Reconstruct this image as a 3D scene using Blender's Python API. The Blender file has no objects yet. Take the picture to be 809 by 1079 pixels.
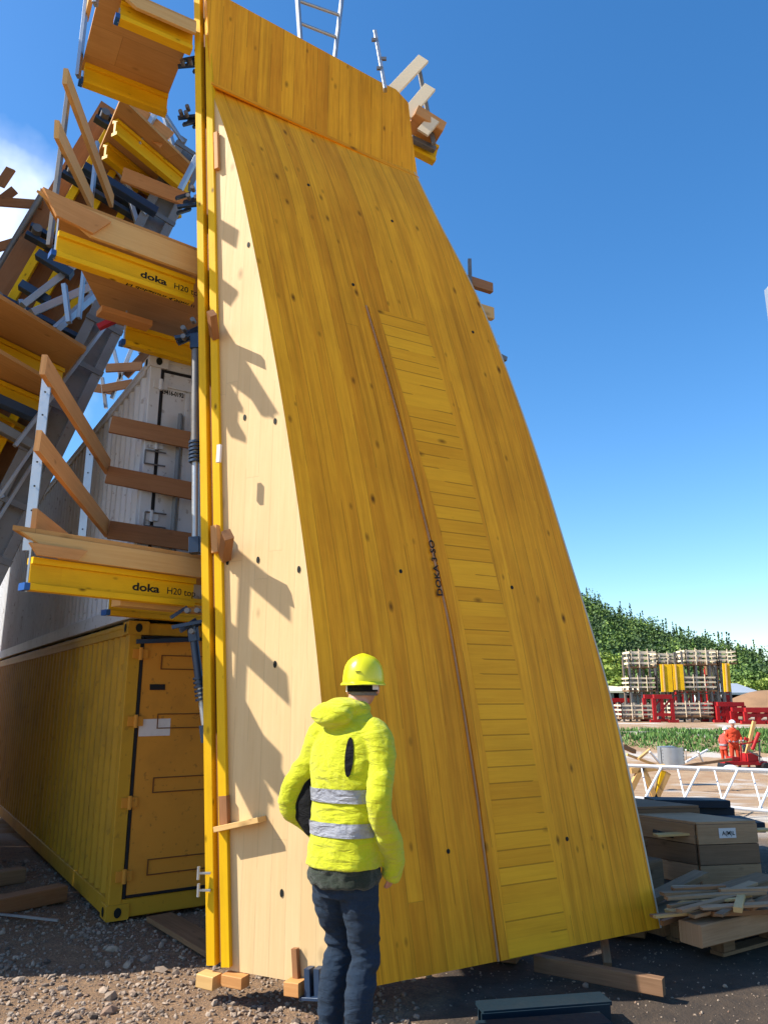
import bpy, bmesh, math, random
from mathutils import Vector as V, Matrix, noise
from math import sin, cos, pi, radians, atan, sqrt, floor
R = random.Random(7)
scene = bpy.context.scene
C = scene.collection
# ------------------------------------------------------------------ camera
F = 800.0; PW, PH = 809.0, 1079.0
PITCH = atan(195.5/F); CAM = V((0, 0, 1.65))
CP, SPT = cos(PITCH), sin(PITCH)
cd = bpy.data.cameras.new('camera'); cam = bpy.data.objects.new('camera', cd); C.objects.link(cam)
cam.location = CAM; cam.rotation_euler = (pi/2+PITCH, 0, 0)
cd.sensor_fit = 'VERTICAL'; cd.sensor_height = 36; cd.lens = F/PH*36
cd.clip_start = .05; cd.clip_end = 5000
scene.camera = cam
def ray(u, v):
    dx = u-PW/2; dy = PH/2-v
    return V((dx, F*CP-dy*SPT, F*SPT+dy*CP))
def at(u, v, Y):
    r = ray(u, v); return CAM+r*(Y/r.y)
def pz(u, v, z):
    r = ray(u, v); return CAM+r*((z-CAM.z)/r.z)
def ppl(u, v, P, n):
    r = ray(u, v); return CAM+r*((P-CAM).dot(n)/r.dot(n))
# ------------------------------------------------------------------ helpers
class MB:
    def __init__(s): s.v = []; s.f = []; s.uv = []; s.sm = []
    def face(s, pts, uvs=None, smooth=False):
        b = len(s.v); s.v += [V(p) for p in pts]; s.f.append(list(range(b, b+len(pts))))
        s.uv.append(uvs or [(0, 0)]*len(pts)); s.sm.append(smooth)
    def grid(s, rows, uvf=None, closed=False, smooth=True, flip=False):
        b = len(s.v); n = len(rows[0])
        for r in rows: s.v += [V(p) for p in r]
        for i in range(len(rows)-1):
            for j in range(n if closed else n-1):
                k = (j+1) % n
                q = [b+i*n+j, b+i*n+k, b+(i+1)*n+k, b+(i+1)*n+j]
                uu = [(j, i), (j+1, i), (j+1, i+1), (j, i+1)]
                if flip: q.reverse(); uu.reverse()
                s.f.append(q); s.uv.append([uvf(a, c) if uvf else (a*.05, c*.05) for a, c in uu]); s.sm.append(smooth)
    def cap(s, pts, flip=False):
        pts = [V(p) for p in pts]
        if flip: pts = pts[::-1]
        s.face(pts, [(p.x, p.z) for p in pts])
    def bar(s, p0, p1, w, h, up=(0, 0, 1), e=0.0, cut0=0, cut1=0):
        p0, p1 = V(p0), V(p1); a = p1-p0; L = a.length; a.normalize(); up = V(up)
        sd = a.cross(up)
        if sd.length < 1e-4: sd = a.cross(V((1, 0, 0)))
        sd.normalize(); up = sd.cross(a).normalized()
        c = min(w, h)*.06 if e == 0 else e
        prof = [(-w/2+c, -h/2), (w/2-c, -h/2), (w/2, -h/2+c), (w/2, h/2-c), (w/2-c, h/2), (-w/2+c, h/2), (-w/2, h/2-c), (-w/2, -h/2+c)]
        r0 = [p0+sd*x+up*y+a*(cut0*y) for x, y in prof]; r1 = [p1+sd*x+up*y+a*(cut1*y) for x, y in prof]
        ou, ov = R.random()*9, R.random()*9
        pe = [0]
        for i in range(8):
            q = prof[(i+1) % 8]; pe.append(pe[-1]+math.hypot(q[0]-prof[i][0], q[1]-prof[i][1]))
        for i in range(8):
            j = (i+1) % 8
            s.face([r0[i], r0[j], r1[j], r1[i]], [(ou+pe[i], ov), (ou+pe[i+1], ov), (ou+pe[i+1], ov+L), (ou+pe[i], ov+L)])
        s.face(r0[::-1], [(ou+x, ov+y*.2) for x, y in prof[::-1]]); s.face(r1, [(ou+x, ov+y*.2) for x, y in prof])
    def tube(s, p0, p1, r, r1=None, n=10):
        p0, p1 = V(p0), V(p1); a = (p1-p0); L = a.length; a.normalize(); r1 = r if r1 is None else r1
        t = V((0, 0, 1)) if abs(a.z) < .9 else V((1, 0, 0))
        x = a.cross(t).normalized(); y = a.cross(x)
        A = [p0+(x*cos(2*pi*i/n)+y*sin(2*pi*i/n))*r for i in range(n)]; B = [p1+(x*cos(2*pi*i/n)+y*sin(2*pi*i/n))*r1 for i in range(n)]
        s.grid([A, B], lambda j, i: (j*2*pi*r/n, i*L), True, True, True)
        s.face(A, None); s.face(B[::-1], None)
    def prism(s, poly, off):
        off = V(off); A = [V(p) for p in poly]; B = [p+off for p in A]; n = len(A)
        nn = V((0, 0, 0))
        for i in range(n): nn += A[i].cross(A[(i+1) % n])
        if nn.dot(off) > 0: A, B = B, A
        # A is now the outward side opposite -off
        e1 = (A[1]-A[0]).normalized(); nm = nn.normalized(); e2 = nm.cross(e1)
        ou, ov = R.random()*9, R.random()*9
        fu = lambda p: (ou+(p-A[0]).dot(e2), ov+(p-A[0]).dot(e1))
        s.face(A, [fu(p) for p in A]); s.face(B[::-1], [fu(p) for p in B[::-1]])
        for i in range(n):
            j = (i+1) % n; l = (A[j]-A[i]).length; t = off.length
            s.face([A[i], B[i], B[j], A[j]], [(ou, ov), (ou+t, ov), (ou+t, ov+l), (ou, ov+l)])
    def build(s, name, mat, parent=None, loc=None, fixn=False):
        me = bpy.data.meshes.new(name)
        org = V((0, 0, 0))
        o = bpy.data.objects.new(name, me); C.objects.link(o)
        if parent is not None:
            p = parent
            while p.parent: p = p.parent
            org = p.location.copy(); o.parent = parent
        else:
            if loc is None and s.v:
                xs = [p.x for p in s.v]; ys = [p.y for p in s.v]; zs = [p.z for p in s.v]
                loc = V(((min(xs)+max(xs))/2, (min(ys)+max(ys))/2, min(zs)))
            org = V(loc or (0, 0, 0)); o.location = org
        me.from_pydata([p-org for p in s.v], [], s.f)
        uvl = me.uv_layers.new(name='UVMap')
        flat = [c for f in s.uv for uv in f for c in uv]
        uvl.data.foreach_set('uv', flat)
        me.polygons.foreach_set('use_smooth', s.sm)
        me.materials.append(mat); me.update()
        if fixn:
            bm = bmesh.new(); bm.from_mesh(me); bmesh.ops.recalc_face_normals(bm, faces=bm.faces); bm.to_mesh(me); bm.free()
        return o
def tag(o, label=None, cat=None, group=None, kind=None):
    if label: o['label'] = label
    if cat: o['category'] = cat
    if group: o['group'] = group
    if kind: o['kind'] = kind
    return o
def thing(name, loc, label, cat, group=None):
    o = bpy.data.objects.new(name, None); C.objects.link(o); o.location = V(loc); o.empty_display_size = .2
    return tag(o, label, cat, group)
def kids(o): return [c for c in bpy.data.objects if c.parent == o]
def copy_tree(o, parent=None):
    c = o.copy(); C.objects.link(c); c.parent = parent
    for ch in kids(o): copy_tree(ch, c)
    return c
def letters(text, name, mat, parent, org, xd, yd, h, depth=.0012, align='LEFT', bold=0.0, stretch=1.0):
    cu = bpy.data.curves.new('txt', 'FONT'); cu.body = text; cu.size = 1; cu.align_x = align; cu.offset = bold
    cu.resolution_u = 3
    t = bpy.data.objects.new('txt', cu); C.objects.link(t)
    bpy.context.view_layer.update()
    dg = bpy.context.evaluated_depsgraph_get(); me = bpy.data.meshes.new_from_object(t.evaluated_get(dg))
    bpy.data.objects.remove(t); bpy.data.curves.remove(cu)
    xd, yd = V(xd).normalized(), V(yd).normalized(); n = xd.cross(yd)
    p = parent
    while p.parent: p = p.parent
    k = h/.7
    me.transform(Matrix.Identity(4))
    for v in me.vertices:
        co = V(org)+xd*(v.co.x*k*stretch)+yd*(v.co.y*k)+n*depth
        v.co = co-p.location
    me.name = name; me.materials.clear(); me.materials.append(mat)
    o = bpy.data.objects.new(name, me); C.objects.link(o); o.parent = parent
    return o
# ------------------------------------------------------------------ materials
class NT:
    def __init__(s, name):
        s.m = bpy.data.materials.new(name); s.m.use_nodes = True; s.t = s.m.node_tree; s.n = s.t.nodes
        s.p = s.n['Principled BSDF']
    def add(s, t, **k):
        n = s.n.new(t)
        for a, b in k.items(): setattr(n, a, b)
        return n
    def link(s, a, b): s.t.links.new(a, b)
    def inp(s, sock, v):
        if isinstance(v, bpy.types.NodeSocket): s.link(v, sock)
        elif v is not None: sock.default_value = v
    def math(s, op, a, b=None, c=None, clamp=False):
        n = s.add('ShaderNodeMath', operation=op, use_clamp=clamp)
        s.inp(n.inputs[0], a); s.inp(n.inputs[1], b); s.inp(n.inputs[2], c); return n.outputs[0]
    def comb(s, x, y, z=0.0):
        n = s.add('ShaderNodeCombineXYZ'); s.inp(n.inputs[0], x); s.inp(n.inputs[1], y); s.inp(n.inputs[2], z); return n.outputs[0]
    def noise(s, vec, scale, detail=4, rough=.55, col=False, dist=0.0):
        n = s.add('ShaderNodeTexNoise'); s.inp(n.inputs['Vector'], vec); n.inputs['Scale'].default_value = scale
        n.inputs['Detail'].default_value = detail; n.inputs['Roughness'].default_value = rough; n.inputs['Distortion'].default_value = dist
        return n.outputs['Color' if col else 'Fac']
    def white(s, vec):
        n = s.add('ShaderNodeTexWhiteNoise', noise_dimensions='3D'); s.inp(n.inputs['Vector'], vec); return n.outputs['Value']
    def ramp(s, f, stops, interp='LINEAR'):
        n = s.add('ShaderNodeValToRGB'); s.inp(n.inputs[0], f); cr = n.color_ramp; cr.interpolation = interp
        while len(cr.elements) < len(stops): cr.elements.new(.5)
        for e, (p, c) in zip(cr.elements, stops): e.position = p; e.color = (c, c, c, 1) if isinstance(c, (int, float)) else (*c, 1)
        return n.outputs[0]
    def mix(s, f, a, b, mode='MIX'):
        n = s.add('ShaderNodeMix', data_type='RGBA', blend_type=mode)
        s.inp(n.inputs[0], f)
        for i, v in ((6, a), (7, b)):
            if isinstance(v, tuple): v = (*v, 1)
            s.inp(n.inputs[i], v)
        return n.outputs[2]
    def bump(s, h, st=.3, d=.01, nrm=None):
        n = s.add('ShaderNodeBump'); n.inputs['Strength'].default_value = st; n.inputs['Distance'].default_value = d
        s.inp(n.inputs['Height'], h); s.inp(n.inputs['Normal'], nrm); return n.outputs[0]
    def uv(s):
        n = s.add('ShaderNodeUVMap', uv_map='UVMap'); x = s.add('ShaderNodeSeparateXYZ'); s.link(n.outputs[0], x.inputs[0]); return x.outputs[0], x.outputs[1]
    def obj(s): return s.add('ShaderNodeTexCoord').outputs['Object']
    def pos(s): return s.add('ShaderNodeNewGeometry').outputs['Position']
    def out(s, col=None, rough=None, nrm=None, metal=None, **k):
        s.inp(s.p.inputs['Base Color'], (*col, 1) if isinstance(col, tuple) else col)
        s.inp(s.p.inputs['Roughness'], rough); s.inp(s.p.inputs['Normal'], nrm); s.inp(s.p.inputs['Metallic'], metal)
        for a, b in k.items(): s.inp(s.p.inputs[a.replace('_', ' ')], b)
        return s.m
def wood(name, light, dark, pw=.12, plen=2.6, gap=.5, knots=.6, var=.35, rough=.55, dirt=.25, spec=.12, swap=False, gapw=.012, coat=0.0, grain=.55, knotscale=5.0, streak=0.0):
    t = NT(name); x, y = t.uv()
    if swap: x, y = y, x
    px = t.math('DIVIDE', x, pw); wob = t.noise(t.comb(x, y), .7, 2)
    pid = t.math('FLOOR', px); fr = t.math('FRACT', px)
    r1 = t.white(t.comb(pid, 3.1))
    py = t.math('ADD', t.math('DIVIDE', y, plen), t.math('MULTIPLY', r1, 7.0)); lid = t.math('FLOOR', py); fy = t.math('FRACT', py)
    r2 = t.white(t.comb(pid, lid, 1.7))
    gx = t.math('ADD', t.math('MULTIPLY', x, 55), t.math('MULTIPLY', r2, 40))
    g1 = t.noise(t.comb(gx, t.math('MULTIPLY', y, 2.2), t.math('MULTIPLY', r2, 9)), 1.0, 5, .6, dist=.6)
    g2 = t.noise(t.comb(t.math('MULTIPLY', x, 260), t.math('MULTIPLY', y, 7), r2), 1.0, 3, .6)
    gg = t.math('ADD', t.math('MULTIPLY', g1, .7), t.math('MULTIPLY', g2, .3))
    tone = t.math('ADD', t.math('MULTIPLY', t.math('SUBTRACT', gg, .5), grain*2.2), t.math('ADD', t.math('MULTIPLY', t.math('SUBTRACT', r2, .5), var*1.6), .42), clamp=True)
    col = t.mix(tone, light, dark)
    # knots
    vo = t.add('ShaderNodeTexVoronoi'); vo.inputs['Scale'].default_value = 1.0; vo.inputs['Randomness'].default_value = 1
    t.link(t.comb(t.math('MULTIPLY', x, knotscale*1.5), t.math('MULTIPLY', y, knotscale*.75), 0), vo.inputs['Vector'])
    rc = t.add('ShaderNodeSeparateColor'); t.link(vo.outputs['Color'], rc.inputs[0])
    kd = t.math('ADD', vo.outputs['Distance'], t.math('MULTIPLY', rc.outputs[0], .12))
    km = t.ramp(kd, [(.05, 1.0), (.11, .6), (.21, 0.0)])
    km = t.math('MULTIPLY', km, t.math('GREATER_THAN', rc.outputs[1], .30))
    col = t.mix(t.math('MULTIPLY', km, knots), col, tuple(c*.22 for c in dark))
    # dirt blotches and streaks
    dn = t.noise(t.comb(t.math('MULTIPLY', x, 1.5), t.math('MULTIPLY', y, .8)), 1.3, 5, .62)
    dm = t.ramp(dn, [(.45, 0.0), (.75, 1.0)])
    col = t.mix(t.math('MULTIPLY', dm, dirt), col, tuple(c*.45 for c in dark))
    if streak:
        sn = t.noise(t.comb(t.math('MULTIPLY', x, 14), t.math('MULTIPLY', y, .35)), 1.0, 4, .6)
        col = t.mix(t.math('MULTIPLY', t.ramp(sn, [(.5, 0.0), (.72, 1.0)]), streak), col, tuple(c*.5 for c in dark))
    e = t.math('LESS_THAN', t.math('MINIMUM', fr, t.math('SUBTRACT', 1.0, fr)), gapw/pw*.5)
    e2 = t.math('LESS_THAN', fy, .0035/plen*1.3)
    ee = t.math('MAXIMUM', t.math('MULTIPLY', e, t.math('GREATER_THAN', t.noise(t.comb(t.math('MULTIPLY', x, 9), t.math('MULTIPLY', y, 1.3)), 1, 2), .44)), e2)
    col = t.mix(t.math('MULTIPLY', ee, gap), col, tuple(c*.25 for c in dark))
    h = t.math('SUBTRACT', gg, t.math('MULTIPLY', ee, 1.5))
    rg = t.math('ADD', t.math('MULTIPLY', gg, .25), rough-.12)
    return t.out(col, rg, t.bump(h, .35, .004), Coat_Weight=coat, Coat_Roughness=.25, Specular_IOR_Level=spec)
def paint(name, c, rough=.5, dirt=.35, dcol=(.06, .045, .03), metal=0.0, scale=3.0, bump=.15, chips=0.0, fleck=.1):
    t = NT(name); o = t.obj()
    n = t.noise(o, scale, 6, .62); n2 = t.noise(o, scale*9, 4, .6); n3 = t.noise(o, scale*.4, 3)
    col = t.mix(t.math('MULTIPLY', t.ramp(n, [(.48, 0.0), (.8, 1.0)]), dirt), c, dcol)
    col = t.mix(t.math('MULTIPLY', t.ramp(n3, [(.3, 0.0), (.7, 1.0)]), fleck), col, tuple(min(1, x*1.5+.02) for x in c))
    if chips: col = t.mix(t.math('MULTIPLY', t.ramp(n2, [(.62, 0.0), (.66, 1.0)]), chips), col, (.10, .045, .02))
    rg = t.math('ADD', t.math('MULTIPLY', n2, .3), rough-.15)
    return t.out(col, rg, t.bump(n2, bump, .003), metal, Specular_IOR_Level=.5 if metal or rough < .41 else .22)
M = {}
M['face'] = wood('shutter_yellow', (.96, .435, .020), (.64, .225, .010), .105, 30, .36, 1.0, .34, .42, .32, coat=.0, grain=1.0, gapw=.006, streak=.5, knotscale=6.0)
M['inlay'] = wood('shutter_yellow_cross', (.96, .455, .020), (.70, .27, .010), .098, 12, .50, .9, .34, .42, .22, swap=True, coat=.0, grain=.55, gapw=.008)
M['pale'] = wood('pale_spruce', (.72, .52, .275), (.60, .385, .175), .10, 3.4, .16, .65, .16, .6, .12, gapw=.005, grain=.5, knotscale=3.6)
M['paledge'] = wood('pale_edge', (.58, .52, .40), (.42, .36, .26), .2, 3, 0, .2, .1, .6, .2)
M['hbeam'] = wood('beam_yellow', (.84, .50, .010), (.66, .34, .008), .9, 9, 0, 1.0, .2, .5, .4, grain=.6, knotscale=8)
M['ply'] = wood('platform_ply', (.60, .335, .12), (.42, .20, .06), .34, 2.6, .35, .55, .25, .6, .35, gapw=.004)
M['plank'] = wood('fresh_plank', (.62, .31, .115), (.44, .19, .06), 5., 9, 0, .6, .2, .6, .3, grain=.7)
M['pine'] = wood('light_plank', (.66, .42, .17), (.50, .27, .09), 5., 9, 0, .5, .15, .6, .15, grain=.6)
M['old'] = wood('weathered_plank', (.27, .155, .08), (.13, .072, .036), 5., 9, 0, .5, .3, .7, .4, grain=.9)
M['brownboard'] = wood('brown_board', (.34, .165, .075), (.20, .085, .035), 5., 9, 0, .5, .25, .6, .35, grain=.7)
M['steel'] = paint('galvanised_steel', (.40, .42, .44), .42, .3, (.14, .13, .12), .75, 5)
M['dsteel'] = paint('dark_grey_steel', (.17, .16, .15), .5, .45, (.05, .04, .035), .45, 4)
M['wsteel'] = paint('waler_steel', (.21, .195, .18), .5, .5, (.07, .055, .04), .3, 3, chips=.4)
M['bsteel'] = paint('dark_blue_steel', (.022, .045, .09), .4, .3, (.03, .025, .02), .2, 5)
M['chan'] = paint('dark_teal_coating', (.006, .018, .028), .6, .2)
M['bsteel2'] = paint('black_blue_steel', (.012, .018, .028), .6, .5, (.02, .016, .013), 0, 6)
M['bcap'] = paint('blue_plastic', (.02, .09, .30), .45, .2)
M['black'] = paint('black_rubber', (.014, .014, .016), .5, .3)
M['red'] = paint('red_paint', (.36, .012, .014), .5, .5, (.1, .02, .02), 0, 2)
M['orange'] = paint('orange_red_cloth', (.50, .055, .02), .8, .1)
M['offwhite'] = paint('cream_board', (.78, .64, .44), .7, .25, (.3, .25, .18), 0, .5)
M['white'] = paint('white_paint', (.70, .70, .70), .5, .2, (.25, .22, .2), 0, .6)
M['ochre'] = paint('ochre_door_paint', (.60, .25, .028), .6, .4, (.14, .06, .015), 0, 2.2, chips=.35)
M['cyellow'] = paint('yellow_container_paint', (.50, .262, .018), .6, .65, (.12, .075, .02), 0, 1.6, chips=.3)  # grime, made heavier to stand in for shade on the long side
M['cwhite'] = paint('white_container_paint', (.55, .56, .58), .6, .4, (.16, .14, .12), 0, 1.5, chips=.4)
M['ink'] = paint('black_ink', (.010, .012, .010), .7, 0)
M['paper'] = paint('paper_sheet', (.66, .60, .56), .8, .15, scale=14)
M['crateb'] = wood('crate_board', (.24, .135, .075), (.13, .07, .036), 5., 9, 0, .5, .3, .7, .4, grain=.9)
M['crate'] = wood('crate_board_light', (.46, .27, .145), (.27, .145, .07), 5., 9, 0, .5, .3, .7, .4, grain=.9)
# ------------------------------------------------------------------ main formwork
Z0 = .15
BL = pz(236, 1021, Z0); BC = pz(367, 1045, Z0); BR = pz(695, 978, Z0)
sdir = (BC-BL).normalized(); n1 = V((sdir.y, -sdir.x, 0))
if n1.y > 0: n1 = -n1
dd = (BR-BC).normalized(); n2 = V((dd.y, -dd.x, 0))
if n2.y > 0: n2 = -n2
edge_px = [(217, -14), (218.5, 40), (221, 91), (235, 125), (248, 163), (261, 230), (275, 297), (283.4, 342), (296, 411), (307, 481), (320, 574), (331, 652), (339, 738), (351, 880), (367, 1045)]
edge = sorted([ppl(u, v, BC, n1) for u, v in edge_px], key=lambda p: p.z)
ZK = ppl(221, 91, BC, n1).z; ZT = ppl(217, -14, BC, n1).z
def Lz(z):
    if z <= edge[0].z: return edge[0].copy()
    for a, b in zip(edge, edge[1:]):
        if z <= b.z:
            t = (z-a.z)/(b.z-a.z); return a.lerp(b, t)
    return edge[-1].copy()
# smooth the flared part of the profile
_zs = [Z0+(ZK-Z0)*i/40 for i in range(41)]
_xs = [(Lz(z)-BL).dot(sdir) for z in _zs]
for _ in range(12):
    _xs = [_xs[0]]+[(_xs[i-1]+2*_xs[i]+_xs[i+1])/4 for i in range(1, 40)]+[_xs[-1]]
_top = Lz(ZT); _kin = Lz(ZK)
def L(z):
    if z >= ZK: return _kin.lerp(_top, (z-ZK)/(ZT-ZK))
    f = max(0, min(39.999, (z-Z0)/(ZK-Z0)*40)); i = int(f); x = _xs[i]+(_xs[i+1]-_xs[i])*(f-i)
    p = BL+sdir*x; return V((p.x, p.y, z))
def inv(u, v):
    r = ray(u, v); lo, hi = .002, .02
    fz = lambda t: n2.dot(CAM+r*t-L(min(max((CAM+r*t).z, Z0), ZT)))
    for _ in range(60):
        m = (lo+hi)/2
        if fz(m) > 0: lo = m
        else: hi = m
    p = CAM+r*lo; z = min(max(p.z, Z0), ZT); return z, (p-L(z)).dot(dd)
right_px = [(440, 189), (459.5, 237), (489, 285), (499.6, 300), (527, 375), (552, 442), (575, 511), (598, 589), (617, 647), (649, 758), (671, 857), (695, 978)]
rt = sorted([inv(u, v) for u, v in right_px])
def interp(tab, z):
    if z <= tab[0][0]: return tab[0][1]
    for (a, x), (b, y) in zip(tab, tab[1:]):
        if z <= b: return x+(y-x)*(z-a)/(b-a)
    return tab[-1][1]
_w = [interp(rt, z) for z in _zs]
for _ in range(8): _w = [_w[0]]+[(_w[i-1]+2*_w[i]+_w[i+1])/4 for i in range(1, 40)]+[_w[-1]]
WR = lambda z: _w[min(40, max(0, round((z-Z0)/(ZK-Z0)*40)))]
def tang(z):
    a, b = L(max(Z0, z-.08)), L(min(ZK, z+.08)); return (b-a).normalized()
def nrm(z): return dd.cross(tang(z)).normalized() if dd.cross(tang(z)).y < 0 else -dd.cross(tang(z)).normalized()
print('ZK %.2f ZT %.2f w bottom %.2f top %.2f  L0 %s LK %s' % (ZK, ZT, WR(Z0), WR(ZK), L(Z0), L(ZK)))
form = thing('tower_formwork', (BC.x+.5, BC.y+.5, 0), 'tall yellow timber formwork shell flaring outward towards the ground, right behind the man', 'formwork')
arc = [0]
for i in range(40): arc.append(arc[-1]+(L(_zs[i+1])-L(_zs[i])).length)
# curved panel
def curved(name, mat, w0f, w1f, zs, off, th, parent, nw=10, swap=False):
    m = MB(); rows = []; back = []; uvr = []
    for z in zs:
        f = (z-Z0)/(ZK-Z0)*40; i = min(39, max(0, int(f))); s = arc[i]+(arc[i+1]-arc[i])*(f-i)
        a, b = w0f(z), w1f(z); N = nrm(z); l = L(z)
        ws = [a+(b-a)*j/nw for j in range(nw+1)]
        rows.append([l+dd*w+N*off for w in ws]); back.append([l+dd*w+N*(off-th) for w in ws]); uvr.append([(w, s) for w in ws])
    m.grid(rows, lambda j, i: uvr[i][j], flip=False)
    m.grid(back, lambda j, i: uvr[i][j], flip=True)
    n = nw
    for j0 in (0, n):
        m.grid([[r[j0], q[j0]] for r, q in zip(rows, back)], lambda j, i: (uvr[i][j0][0]+j*th, uvr[i][j0][1]), smooth=False, flip=(j0 == 0))
    for i0 in (0, len(zs)-1):
        m.grid([rows[i0], back[i0]], lambda j, i: (uvr[i0][j][0], uvr[i0][j][1]+i*th), smooth=False, flip=(i0 != 0))
    return m.build(name, mat, parent, fixn=True)
panel = curved('curved_panel', M['face'], lambda z: 0.0, lambda z: WR(z), _zs, 0, .03, form, 14)
curved('edge_strip', M['paledge'], lambda z: WR(z)+.002, lambda z: WR(z)+.016, _zs, .0, .09, panel, 1)
# inlay
ia = [inv(397, 326), inv(440, 472), inv(484, 640), inv(512, 800), inv(536, 1008)]
ib = [inv(446, 338), inv(480, 450), inv(530, 640), inv(562, 800), inv(600, 1000)]
ia.sort(); ib.sort()
wa = sum(w for z, w in ia)/5; print('inlay w', [round(w, 2) for z, w in ia], [round(w, 2) for z, w in ib])
zi = [Z0-.0+(ia[-1][0]-Z0)*i/40 for i in range(41)]
inlay = curved('inlay_panel', M['inlay'], lambda z: interp(ia, z), lambda z: interp(ib, z), zi, .006, .03, panel, 6)
ic = sorted([inv(384, 324), inv(428, 480), inv(470, 655), inv(500, 840), inv(522, 1012)])
strip = curved('vertical_batten', M['face'], lambda z: interp(ic, z)+.03, lambda z: interp(ia, z)-.003, zi, .009, .03, panel, 1)
curved('joint_strip', M['crate'], lambda z: interp(ic, z)+.008, lambda z: interp(ic, z)+.017, zi, .013, .03, panel, 1)
# lettering along the batten
za, wa_ = inv(459, 629); zb, wb_ = inv(450, 575)
A_, B_ = L(za)+dd*wa_, L(zb)+dd*wb_
xd = (B_-A_).normalized(); N_ = nrm((za+zb)/2); yd = N_.cross(xd)
letters('DOKA 3-SO', 'lettering', M['ink'], strip, A_+N_*.012+yd*(-.048), xd, yd, .042, .004, bold=.02, stretch=1.25)
# top panel
zt = [ZK-.02+(ZT-ZK+.02)*i/10 for i in range(11)]
tr_px = sorted([inv(440, 190), inv(436, 160), inv(431, 118)]); NT_ = n2
topr = []
def inv_flat(u, v):
    p = ppl(u, v, L(ZK), n2); return p
poly = [L(ZK)+n2*.03, ppl(440, 188, L(ZK)+n2*.03, n2), ppl(435, 150, L(ZK)+n2*.03, n2), ppl(430, 108, L(ZK)+n2*.03, n2), ppl(417, 94, L(ZK)+n2*.03, n2), ppl(404, 88, L(ZK)+n2*.03, n2), ppl(217, -14, L(ZK)+n2*.03, n2)]
m = MB(); m.prism(poly, -n2*.05)
P0 = poly[0]
for k in range(len(m.f)):
    if k < 2: m.uv[k] = [((m.v[i]-P0).dot(dd)+.04, m.v[i].z) for i in m.f[k]]
m.build('top_panel', M['face'], form)
kr = ppl(440, 188, P0, n2)
m = MB(); m.bar(L(ZK)+n2*.043-V((0, 0, .01)), kr+n2*.01-V((0, 0, .01)), .02, .03); m.build('kink_batten', M['face'], form)
# side panel
SE0 = ppl(238, 1022, BC, n1); SE1 = ppl(220, 93, BC, n1)
m = MB(); rows = []; back = []
for z in _zs:
    t = (z-Z0)/(ZK-Z0); a = SE0.lerp(SE1, t); a = V((a.x, a.y, z)); b = L(z)
    rows.append([a.lerp(b, j/6) for j in range(7)]); back.append([p-n1*.03 for p in rows[-1]])
fu = lambda rr: (lambda j, i: ((rr[i][j]-BL).dot(sdir), rr[i][j].z))
m.grid(rows, fu(rows), smooth=False); m.grid(back, fu(back), smooth=False, flip=True)
for j0 in (0, 6): m.grid([[r[j0], q[j0]] for r, q in zip(rows, back)], lambda j, i: (j*.03, i*.1), smooth=False)
for i0 in (0, 40): m.grid([rows[i0], back[i0]], lambda j, i: (j*.1, i*.03), smooth=False)
side = m.build('side_panel', M['pale'], form, fixn=True)
m = MB()
m.grid([[p+n1*.003-sdir*.004, p+n1*.003+sdir*.010] for p in [L(z) for z in _zs]], lambda j, i: (j*.01, i*.1), smooth=False)
def disc(mb, c, n, rx, rz, th):
    ax = V((0, 0, 1)).cross(n).normalized(); ay = n.cross(ax)
    mb.prism([c+ax*rx*cos(k*pi/6)+ay*rz*sin(k*pi/6) for k in range(12)], n*th)
for u, v in [(258, 440), (290, 444), (272, 590), (315, 600), (297, 941), (262, 258), (240, 592), (290, 700)]:
    c = ppl(u, v, BC, n1); m = MB(); disc(m, c-n1*.002, n1, .011, .022, .006); m.build('tie_hole', M['ink'], side)
for u, v in [(413, 233), (325, 195), (498, 350), (480, 471), (422, 602), (539, 619), (472, 897), (597, 884), (335, 137), (372, 300)]:
    z, w = inv(u, v); c = L(z)+dd*w; m = MB(); disc(m, c-nrm(z)*.002, nrm(z), .012, .014, .005); m.build('tie_hole', M['ink'], panel)
# vertical H beam at the left edge
def hbeam(mb, p0, p1, hd, s=1.0, fw=.08):
    p0, p1, hd = V(p0), V(p1), V(hd); a = (p1-p0).normalized(); hd = (hd-a*hd.dot(a)).normalized()
    for k in (-.08, .08): mb.bar(p0+hd*k*s, p1+hd*k*s, fw*s, .04*s, hd)
    mb.bar(p0, p1, .03*s, .119*s, hd, e=.0005)
hd0 = V((.28, .96, 0)).normalized()
yb, yt = SE0.y-.035, L(ZT).y-.035
fb, ft = at(238.5, 1019, yb), at(219, -14, yt)
fb2, ft2 = at(223, 1017, yb+.03), at(208, -14, yt+.03)
for a, b in ((fb, ft), (fb2, ft2)): m = MB(); m.bar(a+hd0*.02, b+hd0*.02, .056, .06, hd0); m.build('vertical_beam', M['hbeam'], form)
m = MB(); m.bar((fb+fb2)/2+hd0*.09, (ft+ft2)/2+hd0*.09, .13, .03, hd0); m.build('gap_shade_strip', M['brownboard'], form)  # dark strip behind the two beams, stands in for shade in the gap
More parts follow.
